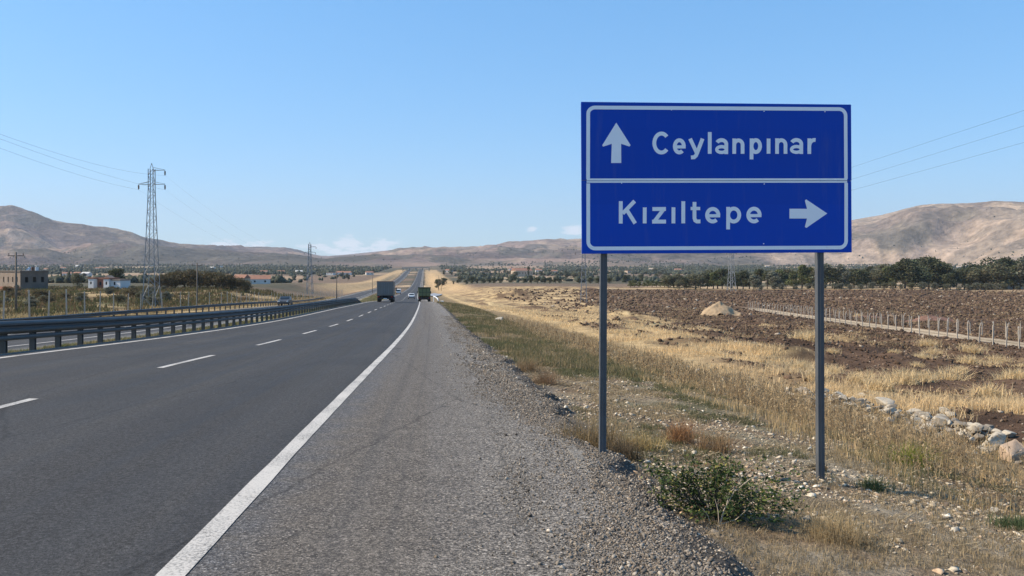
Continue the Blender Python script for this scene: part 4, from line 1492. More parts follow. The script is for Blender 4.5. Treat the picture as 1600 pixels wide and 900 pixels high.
def white_house():
    d = 262
    p = pt(165, d); s = d / F
    zt = (415 - 434.5) / F * d - p.z
    e = empty('white_house', p, math.radians(-12)); tag(e, 'small white house with red brick trim and flat roof between two green trees', 'house')
    def vol(x0, x1, y0, y1, h, wm, win, band=True):
        mb = MB(); wall_openings(mb, 'y', y0, x0, x1, 0, h, win, .25, -1); wall = mb.build('wall', wm, e)
        mb = MB(); mb.box(x0, x0 + .25, y0 + .253, y1, 0, h); mb.box(x1 - .25, x1, y0 + .253, y1, 0, h); mb.box(x0 + .253, x1 - .253, y1 - .25, y1, 0, h); mb.build('wall', wm, e)
        mb = MB(); mb.box(x0 - .15, x1 + .15, y0 - .15, y1 + .1, h + .002, h + .45); mb.build('roof', M['brickred'] if band else M['plaster'], e, bevel=.02)
        for w_ in win:
            m = MB(); m.box(w_[0], w_[1], y0 + .14, y0 + .16, w_[2], w_[3]); m.build('window', M['glass'], e)
    h = zt - .45
    vol(-5.9, -3.9, -.8, 4, h + .2, M['whitewall'], [(-5.2, -4.6, h * .45, h * .75)])
    vol(-3.85, -.2, .9, 5, h, M['brickred'], [(-3.2, -2.3, h * .3, h * .72), (-1.6, -.8, h * .3, h * .72)])
    vol(-.15, 1.9, -.8, 4, h + .1, M['whitewall'], [(.6, 1.2, h * .4, h * .75)])
    vol(1.95, 5.4, .1, 5, h - .35, M['whitewall'], [(2.9, 3.6, h * .35, h * .72)], False)
    m = MB(); m.prism([(-2.2, h + .46), (.4, h + .46), (-.9, h + 1.3)], 'y', 1.5, 4); m.build('gable', M['plaster'], e)


unfinished_building(); white_house()

M['farwhite'] = worn('distant_white_wall', (.5, .48, .45), (.62, .6, .56), .3, .9)
M['fartan'] = worn('distant_tan_wall', (.40, .31, .23), (.5, .40, .3), .3, .9)
M['tile'] = worn('roof_tile', (.24, .12, .08), (.34, .18, .12), .5, .9)


def far_house(px, d, w, h, dp, mat, label, roofm=None, grp=None, gable=True, sink=0):
    p = pt(px, d)
    e = empty('distant_house', p, random.Random(int(px * 7 + d)).uniform(-.5, .5)); tag(e, label, 'house', grp)
    mb = MB(); mb.box(-w / 2, w / 2, 0, dp, -.5, h); mb.build('wall', mat, e)
    mb = MB()
    if gable: mb.prism([(-.2, h + .003), (dp + .2, h + .003), (dp / 2, h + dp * .25)], 'x', -w / 2 - .2, w / 2 + .2)
    else: mb.box(-w / 2 - .2, w / 2 + .2, -.2, dp + .2, h + .003, h + .35)
    mb.build('roof', roofm or M['tile'], e)
    mb = MB()
    n = max(2, int(w / 4))
    for k in range(n):
        x = -w / 2 + (k + .5) * w / n
        mb.box(x - .45, x + .45, -.02, .0, h * .4, h * .75)
    mb.build('window', M['dark'], e)


far_house(398, 400, 15, 2.6, 8, M['farwhite'], 'low long farm building with red roof right of the brownish trees', M['tile'])
far_house(372, 330, 5, 3.2, 6, M['fartan'], 'small tan shed behind the brownish trees on the left', M['tile'])
G1 = 'pale houses scattered far off on the left plain'
for px, d in ((70, 1500), (98, 1700), (104, 1050), (118, 1080), (330, 1900), (120, 2050), (55, 2100), (235, 2300), (440, 1300), (468, 1310), (405, 1320), (412, 1300), (515, 1150), (530, 1180), (542, 1160), (578, 1200), (132, 1060), (152, 1700), (160, 1720), (345, 2200)):
    far_house(px, d, 11, 3.6, 8, M['farwhite'], 'tiny pale house far off on the left plain', M['tile'] if px % 3 else M['farwhite'], G1, px % 2 == 0)
G2 = 'pale houses scattered far off on the right plain'
for px, d in ((700, 1500), (735, 1250), (757, 1150), (800, 1700), (842, 1500), (866, 1350), (940, 1500), (985, 1400), (1020, 1600), (1060, 1500), (1200, 2100), (1420, 2000), (1445, 1800), (1470, 1700), (1500, 1850), (1540, 2000), (1380, 2150)):
    far_house(px, d, 12, 4, 9, M['fartan'] if px % 2 else M['farwhite'], 'tiny pale house far off on the right plain', M['tile'] if px % 3 else M['fartan'], G2, px % 2 == 0)
far_house(819, 1080, 26, 8, 14, M['fartan'], 'tan building on a low rise among dark trees, centre right', M['tile'])
far_house(1588, 425, 11, 2.6, 8, M['farwhite'], 'bright white low shed glimpsed under the trees at the right edge', M['farwhite'], None, False)
far_house(1540, 430, 7, 1.7, 6, M['farwhite'], 'small pale hut half hidden under the right-hand trees', M['farwhite'], None, False)

# overpass at the far end of the road
def overpass():
    y = 1640; zc = (415 - 418.6) / F * y
    xa, xb = (628 - 800) / F * y, (672 - 800) / F * y
    e = empty('overpass', ((xa + xb) / 2, y, gz((xa + xb) / 2, y))); tag(e, 'pale concrete overpass crossing the road at its far end', 'bridge')
    mb = MB(); mb.box(xa - e.location.x, xb - e.location.x, -5, 5, zc - e.location.z - 1.1, zc - e.location.z + .5); mb.build('deck', M['concrete'], e)
    for k in range(5):
        x = xa + (xb - xa) * (k + .15) / 4.3 - e.location.x
        g = gz(x + e.location.x, y) - e.location.z
        mb = MB(); mb.box(x - .6, x + .6, -4, 4, min(g, zc - e.location.z - 6) - 1, zc - e.location.z - 1.102); mb.build('pier', M['concrete'], e)
    for s in (-1, 1):
        mb = MB(); mb.box(xa - e.location.x, xb - e.location.x, s * 4.9 - .1, s * 4.9 + .1, zc - e.location.z + .503, zc - e.location.z + 1.4); mb.build('parapet', M['concrete'], e)


overpass()

# white culvert rail and block beside the shoulder beyond the dump truck
def culvert():
    p = pt(684, 176)
    e = empty('culvert_rail', p); tag(e, 'white bent pipe rail of the culvert right of the dump truck', 'rail')
    mb = MB(); mb.tube([(-1.6, 7, 1.05), (-.9, 5, .95), (-.2, 1.5, .75), (.05, .5, .6), (.05, .3, -.4)], .13, 8); mb.build('pipe', M['cab_white'], e, smooth=True)
    mb = MB(); mb.tube([(-1.6, 7, 1.05), (-1.6, 7, -.6)], .1, 6); mb.build('leg', M['cab_white'], e)
    p = pt(690.5, 172)
    b_ = MB(); b_.box(-.45, .45, -.4, .4, -.4, .42, top=(.12, .1)); o = b_.build('kerb_block', M['cab_white'], bevel=.05); o.location = p
    tag(o, 'white painted concrete block on the verge by the culvert rail', 'block')


culvert()

# pale side lane that leaves the verge beyond the dump truck
def side_lane():
    V = []; Fc = []
    ys = np.linspace(300, 430, 27)
    for i, y in enumerate(ys):
        for t in (0, .5, 1):
            u = 2.0 + (y - 300) / 130 * 5 + t * (3 + (y - 300) * .012)
            x = u + float(cx(y)); V.append((x, y, gz(x, y) + .3))
    for i in range(len(ys) - 1):
        for k in (0, 1):
            a = i * 3 + k; Fc.append((a, a + 1, a + 4, a + 3))
    np_mesh('side_road', np.array(V), 4, np.array(Fc), M['lane_grey'], kind='structure', smooth=True)


M['lane_grey'] = worn('pale_side_lane', (.26, .28, .30), (.36, .37, .38), .2, .85)
side_lane()

# ------------------------------------------------------------------ trees
rng = np.random.default_rng(11)


def leaf_cloud(centers, radii, n, size, seed, flat=.8):
    """n small leaf faces in the outer parts of ellipsoid clumps"""
    g = np.random.default_rng(seed)
    vol = np.prod(radii, 1) ** .66
    k = g.choice(len(centers), n, p=vol / vol.sum())
    d = g.normal(size=(n, 3)); d /= np.linalg.norm(d, axis=1)[:, None]
    rr = g.uniform(.45, 1.0, n) ** .6 * (1 + .12 * g.normal(size=n))
    P = centers[k] + d * rr[:, None] * radii[k]
    a = g.normal(size=(n, 3)); a[:, 2] *= .6; a /= np.linalg.norm(a, axis=1)[:, None]
    b_ = np.cross(a, g.normal(size=(n, 3))); b_ /= np.linalg.norm(b_, axis=1)[:, None]
    s = size * g.uniform(.6, 1.5, n)[:, None]
    V = np.stack([P - a * s, P + b_ * s * .55, P + a * s, P - b_ * s * .55], 1).reshape(-1, 3)
    idx = np.arange(4 * n).reshape(-1, 4)
    tone = g.uniform(.7, 1.3, len(centers))[k] * g.uniform(.75, 1.25, n)
    return V, idx, np.repeat(tone, 4)


def make_tree(name, H, Wd, seed, col, nleaf=1300, trunk=.18, low=.12, group=None, label='', lobes=16):
    g = np.random.default_rng(seed)
    e = empty(name, (0, 0, 0)); tag(e, label, 'tree', group)
    cs = []; rs = []
    for i in range(lobes):
        t = g.uniform(0, 1) ** .8
        z = H * (low + .12 + (1 - low - .24) * t)
        prof = math.sqrt(max(.08, 1 - ((t - .38) / .68) ** 2))
        a = g.uniform(0, 2 * PI); r = Wd / 2 * prof * g.uniform(.15, .75)
        cs.append((r * math.cos(a), r * math.sin(a), z)); q = Wd * g.uniform(.13, .24)
        rs.append((q, q, q * g.uniform(.6, 1.0)))
    cs = np.array(cs); rs = np.array(rs)
    V, idx, tone = leaf_cloud(cs, rs, nleaf, H * .034, seed + 1)
    c = np.array(col)[None] * tone[:, None]
    c[:, 0] *= np.repeat(g.uniform(.85, 1.25, nleaf), 4)
    np_mesh('crown', V, 4, idx, M['leaf'], c, e)
    mb = MB()
    tr = H * trunk * .13
    mb.tube([(0, 0, -.4), (.02 * H, 0, H * .2), (0, .02 * H, H * .45), (0, 0, H * .7)], [tr * 1.3, tr, tr * .6, tr * .2], 7)
    for i in range(0, lobes, 2):
        c_ = Vector(cs[i]); st_ = Vector((0, 0, max(.1 * H, c_.z * .5)))
        mb.tube([st_, st_.lerp(c_, .5) + Vector((0, 0, -.02 * H)), c_], [tr * .55, tr * .35, tr * .12], 5)
    mb.build('trunk', M['bark'], e)
    return e


used = set()


def place(proto, px, d, h, H0, label=None, group=None, wx=1.0):
    p = pt(px, d)
    s = h / H0
    o = proto if proto.name not in used else copy_tree(proto)
    used.add(proto.name); used.add(o.name)
    o.location = p
    o.scale = (s * wx, s * wx, s)
    o.rotation_euler = (0, 0, random.uniform(0, 6.28))
    if label: o['label'] = label
    if group: o['group'] = group
    elif 'group' in o.keys() and group is None and label: del o['group']
    return o


random.seed(5)
dk = (.082, .092, .048); ol = (.118, .118, .068); br = (.095, .080, .040); gy = (.135, .145, .105)
TREES = []
for k, (H, Wd, c, n, low, lob) in enumerate([(10, 9, dk, 1900, .08, 20), (10, 8, dk, 1700, .10, 17), (10, 11, ol, 1900, .05, 22), (10, 8.5, gy, 1500, .06, 16), (10, 12, br, 1800, .06, 22), (10, 6.5, dk, 1300, .12, 13), (10, 7.5, (.12, .135, .055), 1500, .02, 14), (10, 10, (.07, .09, .05), 2100, .0, 26)]):
    TREES.append(make_tree('olive_tree' if k == 3 else 'broadleaf_tree', H, Wd, 50 + k * 7, c, n, .2, low, label='tree', lobes=lob))
GR = 'trees lining the far edge of the ploughed field'
LT = ['dark green tree in the tree line beyond the ploughed field', 'dull olive green tree in the tree line beyond the ploughed field', 'grey green low tree in the tree line beyond the ploughed field']


def kind_label(k): return LT[0] if k in (0, 1, 5) else (LT[2] if k == 3 else LT[1])


def line_h(px):
    return np.interp(px, [1040, 1090, 1130, 1180, 1260, 1330, 1400, 1430, 1460, 1500, 1530, 1570, 1620, 1750], [16, 20, 31, 26, 32, 31, 33, 47, 45, 29, 36, 47, 49, 44])


px = 1045.0
while px < 1740:
    k = random.choice([0, 0, 1, 2, 2, 6, 3, 7])
    d = random.uniform(402, 425)
    h = float(line_h(px)) * d / F * random.uniform(.9, 1.18)
    place(TREES[k], px, d, h * random.choice([1, 1, .85, 1.12]), 10, kind_label(k), GR, random.uniform(.8, 1.3) * (1.35 if h < 9 else 1.0))
    px += random.uniform(7, 12) * (1.0 if h < 10 else 1.2)
px = 1060.0
while px < 1760:     # second row behind
    k = random.choice([0, 1, 1, 2])
    d = random.uniform(450, 500)
    h = float(line_h(px)) * d / F * random.uniform(.65, .95) + 1.5
    place(TREES[k], px, d, h, 10, kind_label(k), GR, random.uniform(1.1, 1.4))
    px += random.uniform(18, 26)
px = 985.0
while px < 1062:
    place(TREES[6], px, random.uniform(424, 440), random.uniform(2.6, 4.0), 10, 'light green low bush left of the right-hand tree line', 'light green bushes at the left end of the tree line', 1.7)
    px += random.uniform(5, 8)
px = 1190.0
GB = 'low bushes at the foot of the right-hand tree line'
while px < 1620:     # low scrub at the foot of the trees
    place(TREES[random.choice([3, 2, 3])], px, random.uniform(394, 400), random.uniform(2.0, 4.2), 10, 'low grey green bush at the foot of the right-hand tree line', GB, 1.5)
    px += random.uniform(10, 22)
GC = 'round dark trees at the far edge of the straw field'
for px, d, h, w_ in [(728, 560, 3.4, 1.5), (738, 565, 3.2, 1.4), (745, 560, 4.0, 1.5), (755, 570, 3.8, 1.6), (764, 560, 3.4, 1.5), (772, 565, 4.0, 1.5), (783, 570, 3.6, 1.5),
                     (820, 545, 3.6, 1.5), (830, 540, 4.4, 1.5), (840, 545, 4.8, 1.5), (850, 540, 4.4, 1.6), (859, 545, 4.6, 1.5), (868, 540, 4.2, 1.5), (875, 548, 3.6, 1.4),
                     (905, 540, 4.0, 1.3), (922, 530, 4.4, 1.3), (935, 535, 4.2, 1.5), (952, 540, 4.0, 1.5), (708, 640, 3.2, 1.3), (716, 645, 3.4, 1.4), (800, 640, 3.6, 1.2)]:
    place(TREES[random.choice([0, 1, 5])], px, d, h, 10, 'round dark green tree at the far edge of the straw field', GC, w_)
GD = 'scattered dark trees on the plain before the hills'
for i in range(95):
    px = random.choice([random.uniform(690, 1120), random.uniform(690, 1040), random.uniform(-60, 560)])
    d = random.uniform(650, 1500)
    if abs(px - 640) < 45: continue
    place(TREES[random.choice([0, 1, 2, 5])], px, d, random.uniform(4, 8), 10, 'small dark tree scattered on the plain before the hills', GD, random.uniform(1.1, 1.6))
place(TREES[0], 685, 600, 8, 10, 'dark round tree standing over the golden bank right of the far road', None, 1.0)
place(TREES[5], 826, 980, 15, 10, 'slim tall dark tree beside the tan building on the low rise', None, .5)
# left side
GE = 'brownish green trees behind the left fence'
for px, d, h, w_ in [(250, 250, 4.6, 1.5), (262, 255, 5.2, 1.3), (274, 258, 5.8, 1.2), (288, 262, 6.2, 1.2), (298, 255, 6.4, 1.3), (312, 262, 6.0, 1.2), (324, 260, 5.4, 1.3), (337, 262, 5.8, 1.2), (349, 258, 5.2, 1.3), (361, 262, 5.0, 1.3), (374, 258, 4.6, 1.4), (384, 262, 4.0, 1.3), (268, 285, 6, 1.3), (305, 285, 6.4, 1.3), (343, 285, 5.8, 1.3)]:
    place(TREES[4], px, d, h, 10, 'brownish green tree in the clump behind the left fence', GE, w_)
place(TREES[2], 121, 268, 4.9, 10, 'rounded olive green tree left of the white house', None, 1.05)
place(TREES[0], 184, 283, 7.2, 10, 'dark green tree behind the right end of the white house', None, 1.15)
GF = 'scrubby bushes in the field behind the left fence'
for i in range(46):
    px = random.uniform(-40, 250); d = random.uniform(120, 235)
    if random.random() < .35: px = random.uniform(195, 260); d = random.uniform(150, 235)
    place(TREES[random.choice([2, 4, 3])], px, d, random.uniform(.9, 2.2), 10, 'scrubby bush in the field behind the left fence', GF, random.uniform(1.4, 2.2))

# far-off woods and orchards: one mass of tiny crowns
def distant_woods():
    g = np.random.default_rng(77)
    n = 60000
    r = np.exp(g.uniform(math.log(520), math.log(4200), n)); a = g.uniform(math.radians(-41), math.radians(41), n)
    x = r * np.sin(a); y = r * np.cos(a)
    u = x - cx(np.clip(y, 0, 2900))
    dn = fbm(x / 200, y / 350, 161, 4) * .5 + fbm(x / 420, y / 900, 153, 4) * .35 + .15 * fbm(x / 60, y / 90, 163, 3)
    thr = np.where(r > 2600, .56, .49)
    keep = (dn > thr) & ((u > 45) | (u < -85)) & ~((r < 800) & (u > 0)) & ((r < 3000) | (g.uniform(size=n) < .35))
    keep |= (g.uniform(size=n) < .035) & ((u > 45) | (u < -85)) & (r > 700)
    x, y, r = x[keep][:15000], y[keep][:15000], r[keep][:15000]
    n = len(x)
    z = ground_z(x, y)
    # lumpy crown of 14 points
    base = []
    for (zz_, rr_, m) in ((0.0, .55, 5), (.45, 1.0, 5), (.85, .6, 3)):
        for k in range(m): base.append((rr_ * math.cos(2 * PI * k / m + zz_ * 3), rr_ * math.sin(2 * PI * k / m + zz_ * 3), zz_))
    base.append((0, 0, 1.05)); base = np.array(base)
    F3 = []
    for k in range(5):
        j = (k + 1) % 5
        F3 += [(k, j, 5 + k), (j, 5 + j, 5 + k)]
    top3 = [10, 10, 11, 12, 12]
    for k in range(5):
        j = (k + 1) % 5
        F3.append((5 + k, 5 + j, top3[k]))
        if top3[k] != top3[j]: F3.append((5 + j, top3[j], top3[k]))
    F3 += [(10, 11, 13), (11, 12, 13), (12, 10, 13)]
    F3 = np.array(F3)
    w = g.uniform(1.5, 3.6, n); h = g.uniform(2.2, 5.2, n)
    V = base[None] * (1 + .45 * g.normal(size=(n, 14, 1)) * .6) * np.stack([w, w, h], 1)[:, None, :] + np.stack([x, y, z - .3], 1)[:, None, :]
    idx = (F3[None] + (np.arange(n) * 14)[:, None, None]).reshape(-1, 3)
    c = np.array([.062, .070, .045])[None] * g.uniform(.6, 1.5, n)[:, None]
    c = np.repeat(c, 14, 0) * g.uniform(.7, 1.3, (n * 14, 1))
    o = np_mesh('distant_woods', V.reshape(-1, 3), 3, idx, M['leaf'], c, kind='stuff')
    tag(o, 'dark orchards and woods scattered over the far plain below the hills', 'trees')


distant_woods()

# ------------------------------------------------------------------ stones
_ico = np.array([(0, 0, 1), (.894, 0, .447), (.276, .851, .447), (-.724, .526, .447), (-.724, -.526, .447), (.276, -.851, .447),
                 (.724, .526, -.447), (-.276, .851, -.447), (-.894, 0, -.447), (-.276, -.851, -.447), (.724, -.526, -.447), (0, 0, -1)])
_icf = np.array([(0, 1, 2), (0, 2, 3), (0, 3, 4), (0, 4, 5), (0, 5, 1), (1, 6, 2), (2, 7, 3), (3, 8, 4), (4, 9, 5), (5, 10, 1),
                 (2, 6, 7), (3, 7, 8), (4, 8, 9), (5, 9, 10), (1, 10, 6), (6, 11, 7), (7, 11, 8), (8, 11, 9), (9, 11, 10), (10, 11, 6)])


def stones(name, x, y, s, cols, seed, label, cat, zoff=None, flat=(.45, .9), sink=.25):
    g = np.random.default_rng(seed)
    n = len(x)
    z = ground_z(x, y) if zoff is None else zoff
    sc = np.stack([s * g.uniform(.7, 1.35, n), s * g.uniform(.6, 1.1, n), s * g.uniform(flat[0], flat[1], n)], 1)
    V = _ico[None] * (1 + .3 * g.normal(size=(n, 12, 1))) * sc[:, None, :]
    a = g.uniform(0, 2 * PI, n); ca, sa = np.cos(a)[:, None], np.sin(a)[:, None]
    t = g.uniform(-.5, .5, n)[:, None]
    X = V[:, :, 0] * ca - V[:, :, 1] * sa; Y = V[:, :, 0] * sa + V[:, :, 1] * ca; Z = V[:, :, 2] + X * t
    V = np.stack([X + x[:, None], Y + y[:, None], Z + (z + s * (.5 - sink))[:, None]], -1).reshape(-1, 3)
    idx = (_icf[None] + (np.arange(n) * 12)[:, None, None]).reshape(-1, 3)
    o = np_mesh(name, V, 3, idx, M['stone'], np.repeat(cols, 12, 0), kind='stuff')
    tag(o, label, cat)
    return o


def surf_z(x, y):
    """asphalt surface or ground, whichever is on top"""
    u = x - cx(y)
    gzv = ground_z(x, y)
    rz = road_z(u, y)
    edge = 1.35 + (fbm(y * .9, y * 0, 201, 4) - .5) * .55
    return np.where((u > -9.6) & (u < edge), rz, gzv)


def pick_cols(g, n, tones, w):
    t = np.array(tones)[g.choice(len(tones), n, p=w)]
    return t * g.uniform(.75, 1.25, (n, 1))


GREY = [(.215, .186, .150), (.14, .12, .097), (.07, .061, .052), (.37, .325, .265), (.24, .19, .14)]
g = np.random.default_rng(5)
# loose chippings on the shoulder, thickening towards the edge
n = 110000
y = 1.8 * np.exp(g.uniform(0, 1, n) ** 1.15 * math.log(60 / 1.8))
u = np.where(g.uniform(size=n) < .75, 1.5 - np.abs(g.normal(0, .5, n)) + .35 * g.uniform(-1, .8, n), g.uniform(-1.0, 1.9, n))
k = (u > -1.0) & (u < 2.0) & (g.uniform(size=n) < np.clip((u + .2) / 1.5, .02, 1) * np.interp(y, [2, 10, 20, 60], [1, .9, .6, .5]) * (.35 + 1.3 * sst(.4, .6, fbm(u * 2, y * .5, 205, 3))))
u, y = u[k], y[k]
x = u + cx(y)
s = g.uniform(.0028, .0068, len(x)) * np.where(g.uniform(size=len(x)) < .05, 2.0, 1) * np.clip(.75 + (u + .3) * .42, .7, 1.7) * np.clip(y / 9, 1, 2.0)
stones('shoulder_gravel', x, y, s, pick_cols(g, len(x), GREY, [.34, .24, .13, .11, .18]), 6, 'loose grey chippings spread over the outer shoulder', 'gravel', surf_z(x, y))
# stony verge
n = 150000
y = 2.2 + (g.uniform(0, 1, n) ** 1.5) * 26
u = g.uniform(1.6, 8.2, n)
x = u + cx(y)
dens = sst(.36, .56, fbm(x * .6, y * .6, 301, 3) * .6 + fbm(x * 2, y * 2, 303, 2) * .4) * np.interp(y, [2, 7, 9.5, 13, 30], [1, 1, .45, .2, .08]) * np.interp(u, [1.6, 2, 5, 8], [.9, 1, .8, .25])
k = g.uniform(size=n) < dens
x, y, u = x[k], y[k], u[k]
s = np.exp(g.normal(math.log(.0068), .6, len(x))) * np.clip(y / 7, .9, 1.8) * np.where((u > 2.6) & (y < 8) & (g.uniform(size=len(x)) < .25), 1.9, 1)
PALE = [(.50, .43, .32), (.34, .28, .20), (.19, .15, .115), (.62, .56, .45), (.42, .31, .21)]
stones('verge_gravel', x, y, np.minimum(s, .035), pick_cols(g, len(x), PALE, [.28, .26, .2, .1, .16]), 7, 'pale pebbles and litter strewn over the dry verge around the sign', 'gravel', flat=(.25, .6))
# clods and small stones in the ploughed soil
n = 60000
y = 14 * np.exp(g.uniform(0, 1, n) * math.log(390 / 14.)); u = np.where(y < 110, g.uniform(11, 75, n), g.uniform(30, 310, n)); x = u + cx(y)
trk = x - (46 + .088 * (y - 73))
patch = (fbm(x / 4, y / 2.5, 131, 4) > .53) & (u > 13.5) & (y > 24)
for bx_, by_, rx, ry, h in BUMPS:
    patch |= (((x - bx_) / rx) ** 2 + ((y - by_ + ry * .3) / ry) ** 2 < .8)
k = ((soil_mask(x, y) > g.uniform(.1, 1, n)) | patch) & (x < y * .72 + 4) & ~((trk > .8) & (trk < 6.0) & (y < 215))
x, y = x[k], y[k]
s = np.exp(g.normal(math.log(.07), .5, len(x))) * np.clip(y / 55, .5, 4.5)
cc = pick_cols(g, len(x), [(.080, .054, .038), (.125, .084, .058), (.22, .16, .11), (.36, .30, .23)], [.52, .38, .08, .02])
stones('soil_clods', x, y, np.minimum(s, .12 + y * .0016), cc, 8, 'dark clods and stones in the ploughed brown field', 'soil')


# individual rocks: facetted, bevelled boulders
def rock_mesh(seed, name='rock'):
    import bmesh
    g = np.random.default_rng(seed)
    bm = bmesh.new()
    bmesh.ops.create_icosphere(bm, subdivisions=4, radius=1)
    planes = [(Vector(g.normal(size=3)).normalized(), g.uniform(.42, .8)) for _ in range(15)]
    off = g.uniform(0, 50)
    for v in bm.verts:
        p = v.co.copy()
        for nrm, dd in planes:
            t = p.dot(nrm)
            if t > dd: p -= nrm * (t - dd) * .99
        nz = float(vn(p.x * 2 + off, p.y * 2 + p.z * 3, seed)) - .5
        v.co = p * (1 + nz * .09)
    me = bpy.data.meshes.new(name)
    bm.to_mesh(me); bm.free()
    me.shade_smooth()
    return me


M['rock'] = worn('limestone', (.33, .285, .22), (.50, .45, .36), 3.5, .95, 0, .2, .6, .6, 14)
M['rock_tan'] = worn('tan_limestone', (.32, .23, .16), (.43, .33, .24), 3.0, .95, 0, .2, .6, .6, 14)
M['rock_grey'] = worn('grey_limestone', (.18, .155, .12), (.29, .25, .20), 3.5, .95, 0, .2, .6, .6, 14)
rock_ms = []
for k in range(9):
    me = rock_mesh(400 + k); me.materials.append(M[('rock', 'rock_grey', 'rock')[k % 3]]); rock_ms.append(me)
tan_m = rock_mesh(499); tan_m.materials.append(M['rock_tan'])


def rock(x, y, r, label, group=None, me=None, sq=.7, dz=0.0, cat='rock'):
    o = bpy.data.objects.new('rock', me or random.choice(rock_ms))
    COL.objects.link(o)
    o.location = (x, y, gz(x, y) + r * sq * .30 + dz * .8)
    o.scale = (r * random.uniform(.85, 1.3), r * random.uniform(.7, 1.05), r * sq * random.uniform(.8, 1.15))
    o.rotation_euler = (random.uniform(-.3, .3), random.uniform(-.3, .3), random.uniform(0, 6.28))
    tag(o, label, cat, group)
    return o


def rxy(px, py, u):
    """point on the ground at road offset u seen at photo column px"""
    d = 20.0
    for _ in range(30):
        d = max(3, (float(cx(d)) + u) * F / (px - 800))
    return (px - 800) / F * d, d


random.seed(21)
GRK = 'pale rocks heaped along the roadside ditch'
for i in range(260):
    yq = random.uniform(14.6, 23.5)
    uq = 10.6 + random.gauss(0, .65) + (yq < 17) * .2
    xq = uq + float(cx(yq))
    r = random.choice([.06, .08, .10, .13, .17]) * random.uniform(.8, 1.2)
    rock(xq, yq, r, 'pale rock in the loose heap along the ditch, right of the sign post', GRK, dz=max(0, .22 - abs(uq - 10.6) * .25) * random.random() * 1.6 + .03)
for i in range(40):
    yq = random.uniform(11.5, 15.2); uq = 10.3 + random.gauss(0, .9); xq = uq + float(cx(yq))
    rock(xq, yq, random.choice([.08, .10, .13, .17]) * random.uniform(.8, 1.2), 'pale rock in the loose heap along the ditch, right of the sign post', GRK)
for i in range(26):
    yq = random.uniform(23.5, 34); uq = 9.6 + random.gauss(0, .6); xq = uq + float(cx(yq))
    rock(xq, yq, random.choice([.08, .11, .15]), 'pale stone in the thin rocky strip behind the weeds, below the sign', 'pale stones in the thin rocky strip below the sign')
x_, y_ = rxy(1582, 685, 9.7)
rock(x_, y_, .34, 'large tan boulder at the right edge of the photo, beside the ditch', me=tan_m, sq=.85)
x_, y_ = rxy(1554, 668, 10.4); rock(x_, y_, .27, 'white-topped rock just left of the large tan boulder', sq=.8)
x_, y_ = rxy(1384, 632, 11.4); rock(x_, y_, .33, 'white flat-topped rock at the top left of the rock heap', me=rock_ms[0], sq=.6, dz=.12)
d_ = 62
rock((780 - 800) / F * d_, d_, .55, 'lone pale boulder lying in the straw grass beyond the weeds', me=rock_ms[0], sq=.45)
for (px, py, d, r, lb) in [(1118, 811, 5.95, .05, 'small white stone under the dry twig of the green bush'), (1258, 843, 5.9, .055, 'rounded tan stone on the bare ground near the straw tuft'),
                           (1235, 684, 8.6, .05, 'pale stone left of the right sign post'), (1352, 776, 7.0, .045, 'small white stone right of the right sign post, near the shadow'),
                           (1553, 793, 6.9, .06, 'flat white stone by the right edge, below the weeds'), (1480, 818, 6.4, .05, 'pale stone among pebbles in the lower right'),
                           (1040, 641, 10.2, .07, 'flat pale stone on the green patch between the posts'), (1117, 873, 5.3, .045, 'white stone near the bottom edge beside the shoulder'),
                           (1136, 669, 9.0, .05, 'pale stone between the posts behind the bush')]:
    xx = (px - 800) / F * d
    rock(xx, d, r, lb, sq=.6, cat='stone')

# earth mound and rubble heaps
def heap(name, px, d, w, h, dp, mat, label, seed, cat='mound'):
    import bmesh
    p = pt(px, d)
    bm = bmesh.new()
    bmesh.ops.create_grid(bm, x_segments=46, y_segments=36, size=1)
    for v in bm.verts:
        a, b_ = v.co.x, v.co.y
        q = math.sqrt(a * a + b_ * b_)
        n1 = float(fbm(np.array(a * 2.2 + seed), np.array(b_ * 2.2), seed, 4)) - .5
        n2 = float(vn(np.array(a * 11 + seed), np.array(b_ * 11), seed + 3)) - .5
        hh = max(0, 1 - (max(0, q * (1 + n1 * .9))) ** 1.7) * h * (.8 + n1 * .7) + n2 * .1 * h * max(0, 1 - q)
        x = a * w / 2 * 1.15; y = b_ * dp / 2
        v.co = Vector((x, y, gz(p.x + x, p.y + y) - p.z + hh - .12))
    me = bpy.data.meshes.new(name); bm.to_mesh(me); bm.free(); me.materials.append(mat)
    me.shade_smooth()
    o = bpy.data.objects.new(name, me); COL.objects.link(o); o.location = p
    tag(o, label, cat)


M['sand'] = worn('pale_earth', (.26, .19, .12), (.40, .30, .19), .8, .98, 0, .1, .5, .8, 2.0)
M['rubble'] = worn('dark_rubble', (.10, .065, .05), (.26, .15, .11), 1.2, .98, 0, .1, .5, .9, 3.0)
heap('earth_mound', 1124, 160, 7.8, 3.0, 6, M['sand'], 'pale pointed earth mound at the far end of the right-hand fence', 3)
heap('rubble_heap', 1452, 132, 7.0, 1.2, 4, M['rubble'], 'reddish brown rubble heap behind the right-hand fence posts', 9)
heap('spoil_heap', 1352, 150, 6.0, .5, 4, M['rubble'], 'low dark spoil heap in the field left of the reddish rubble', 12)

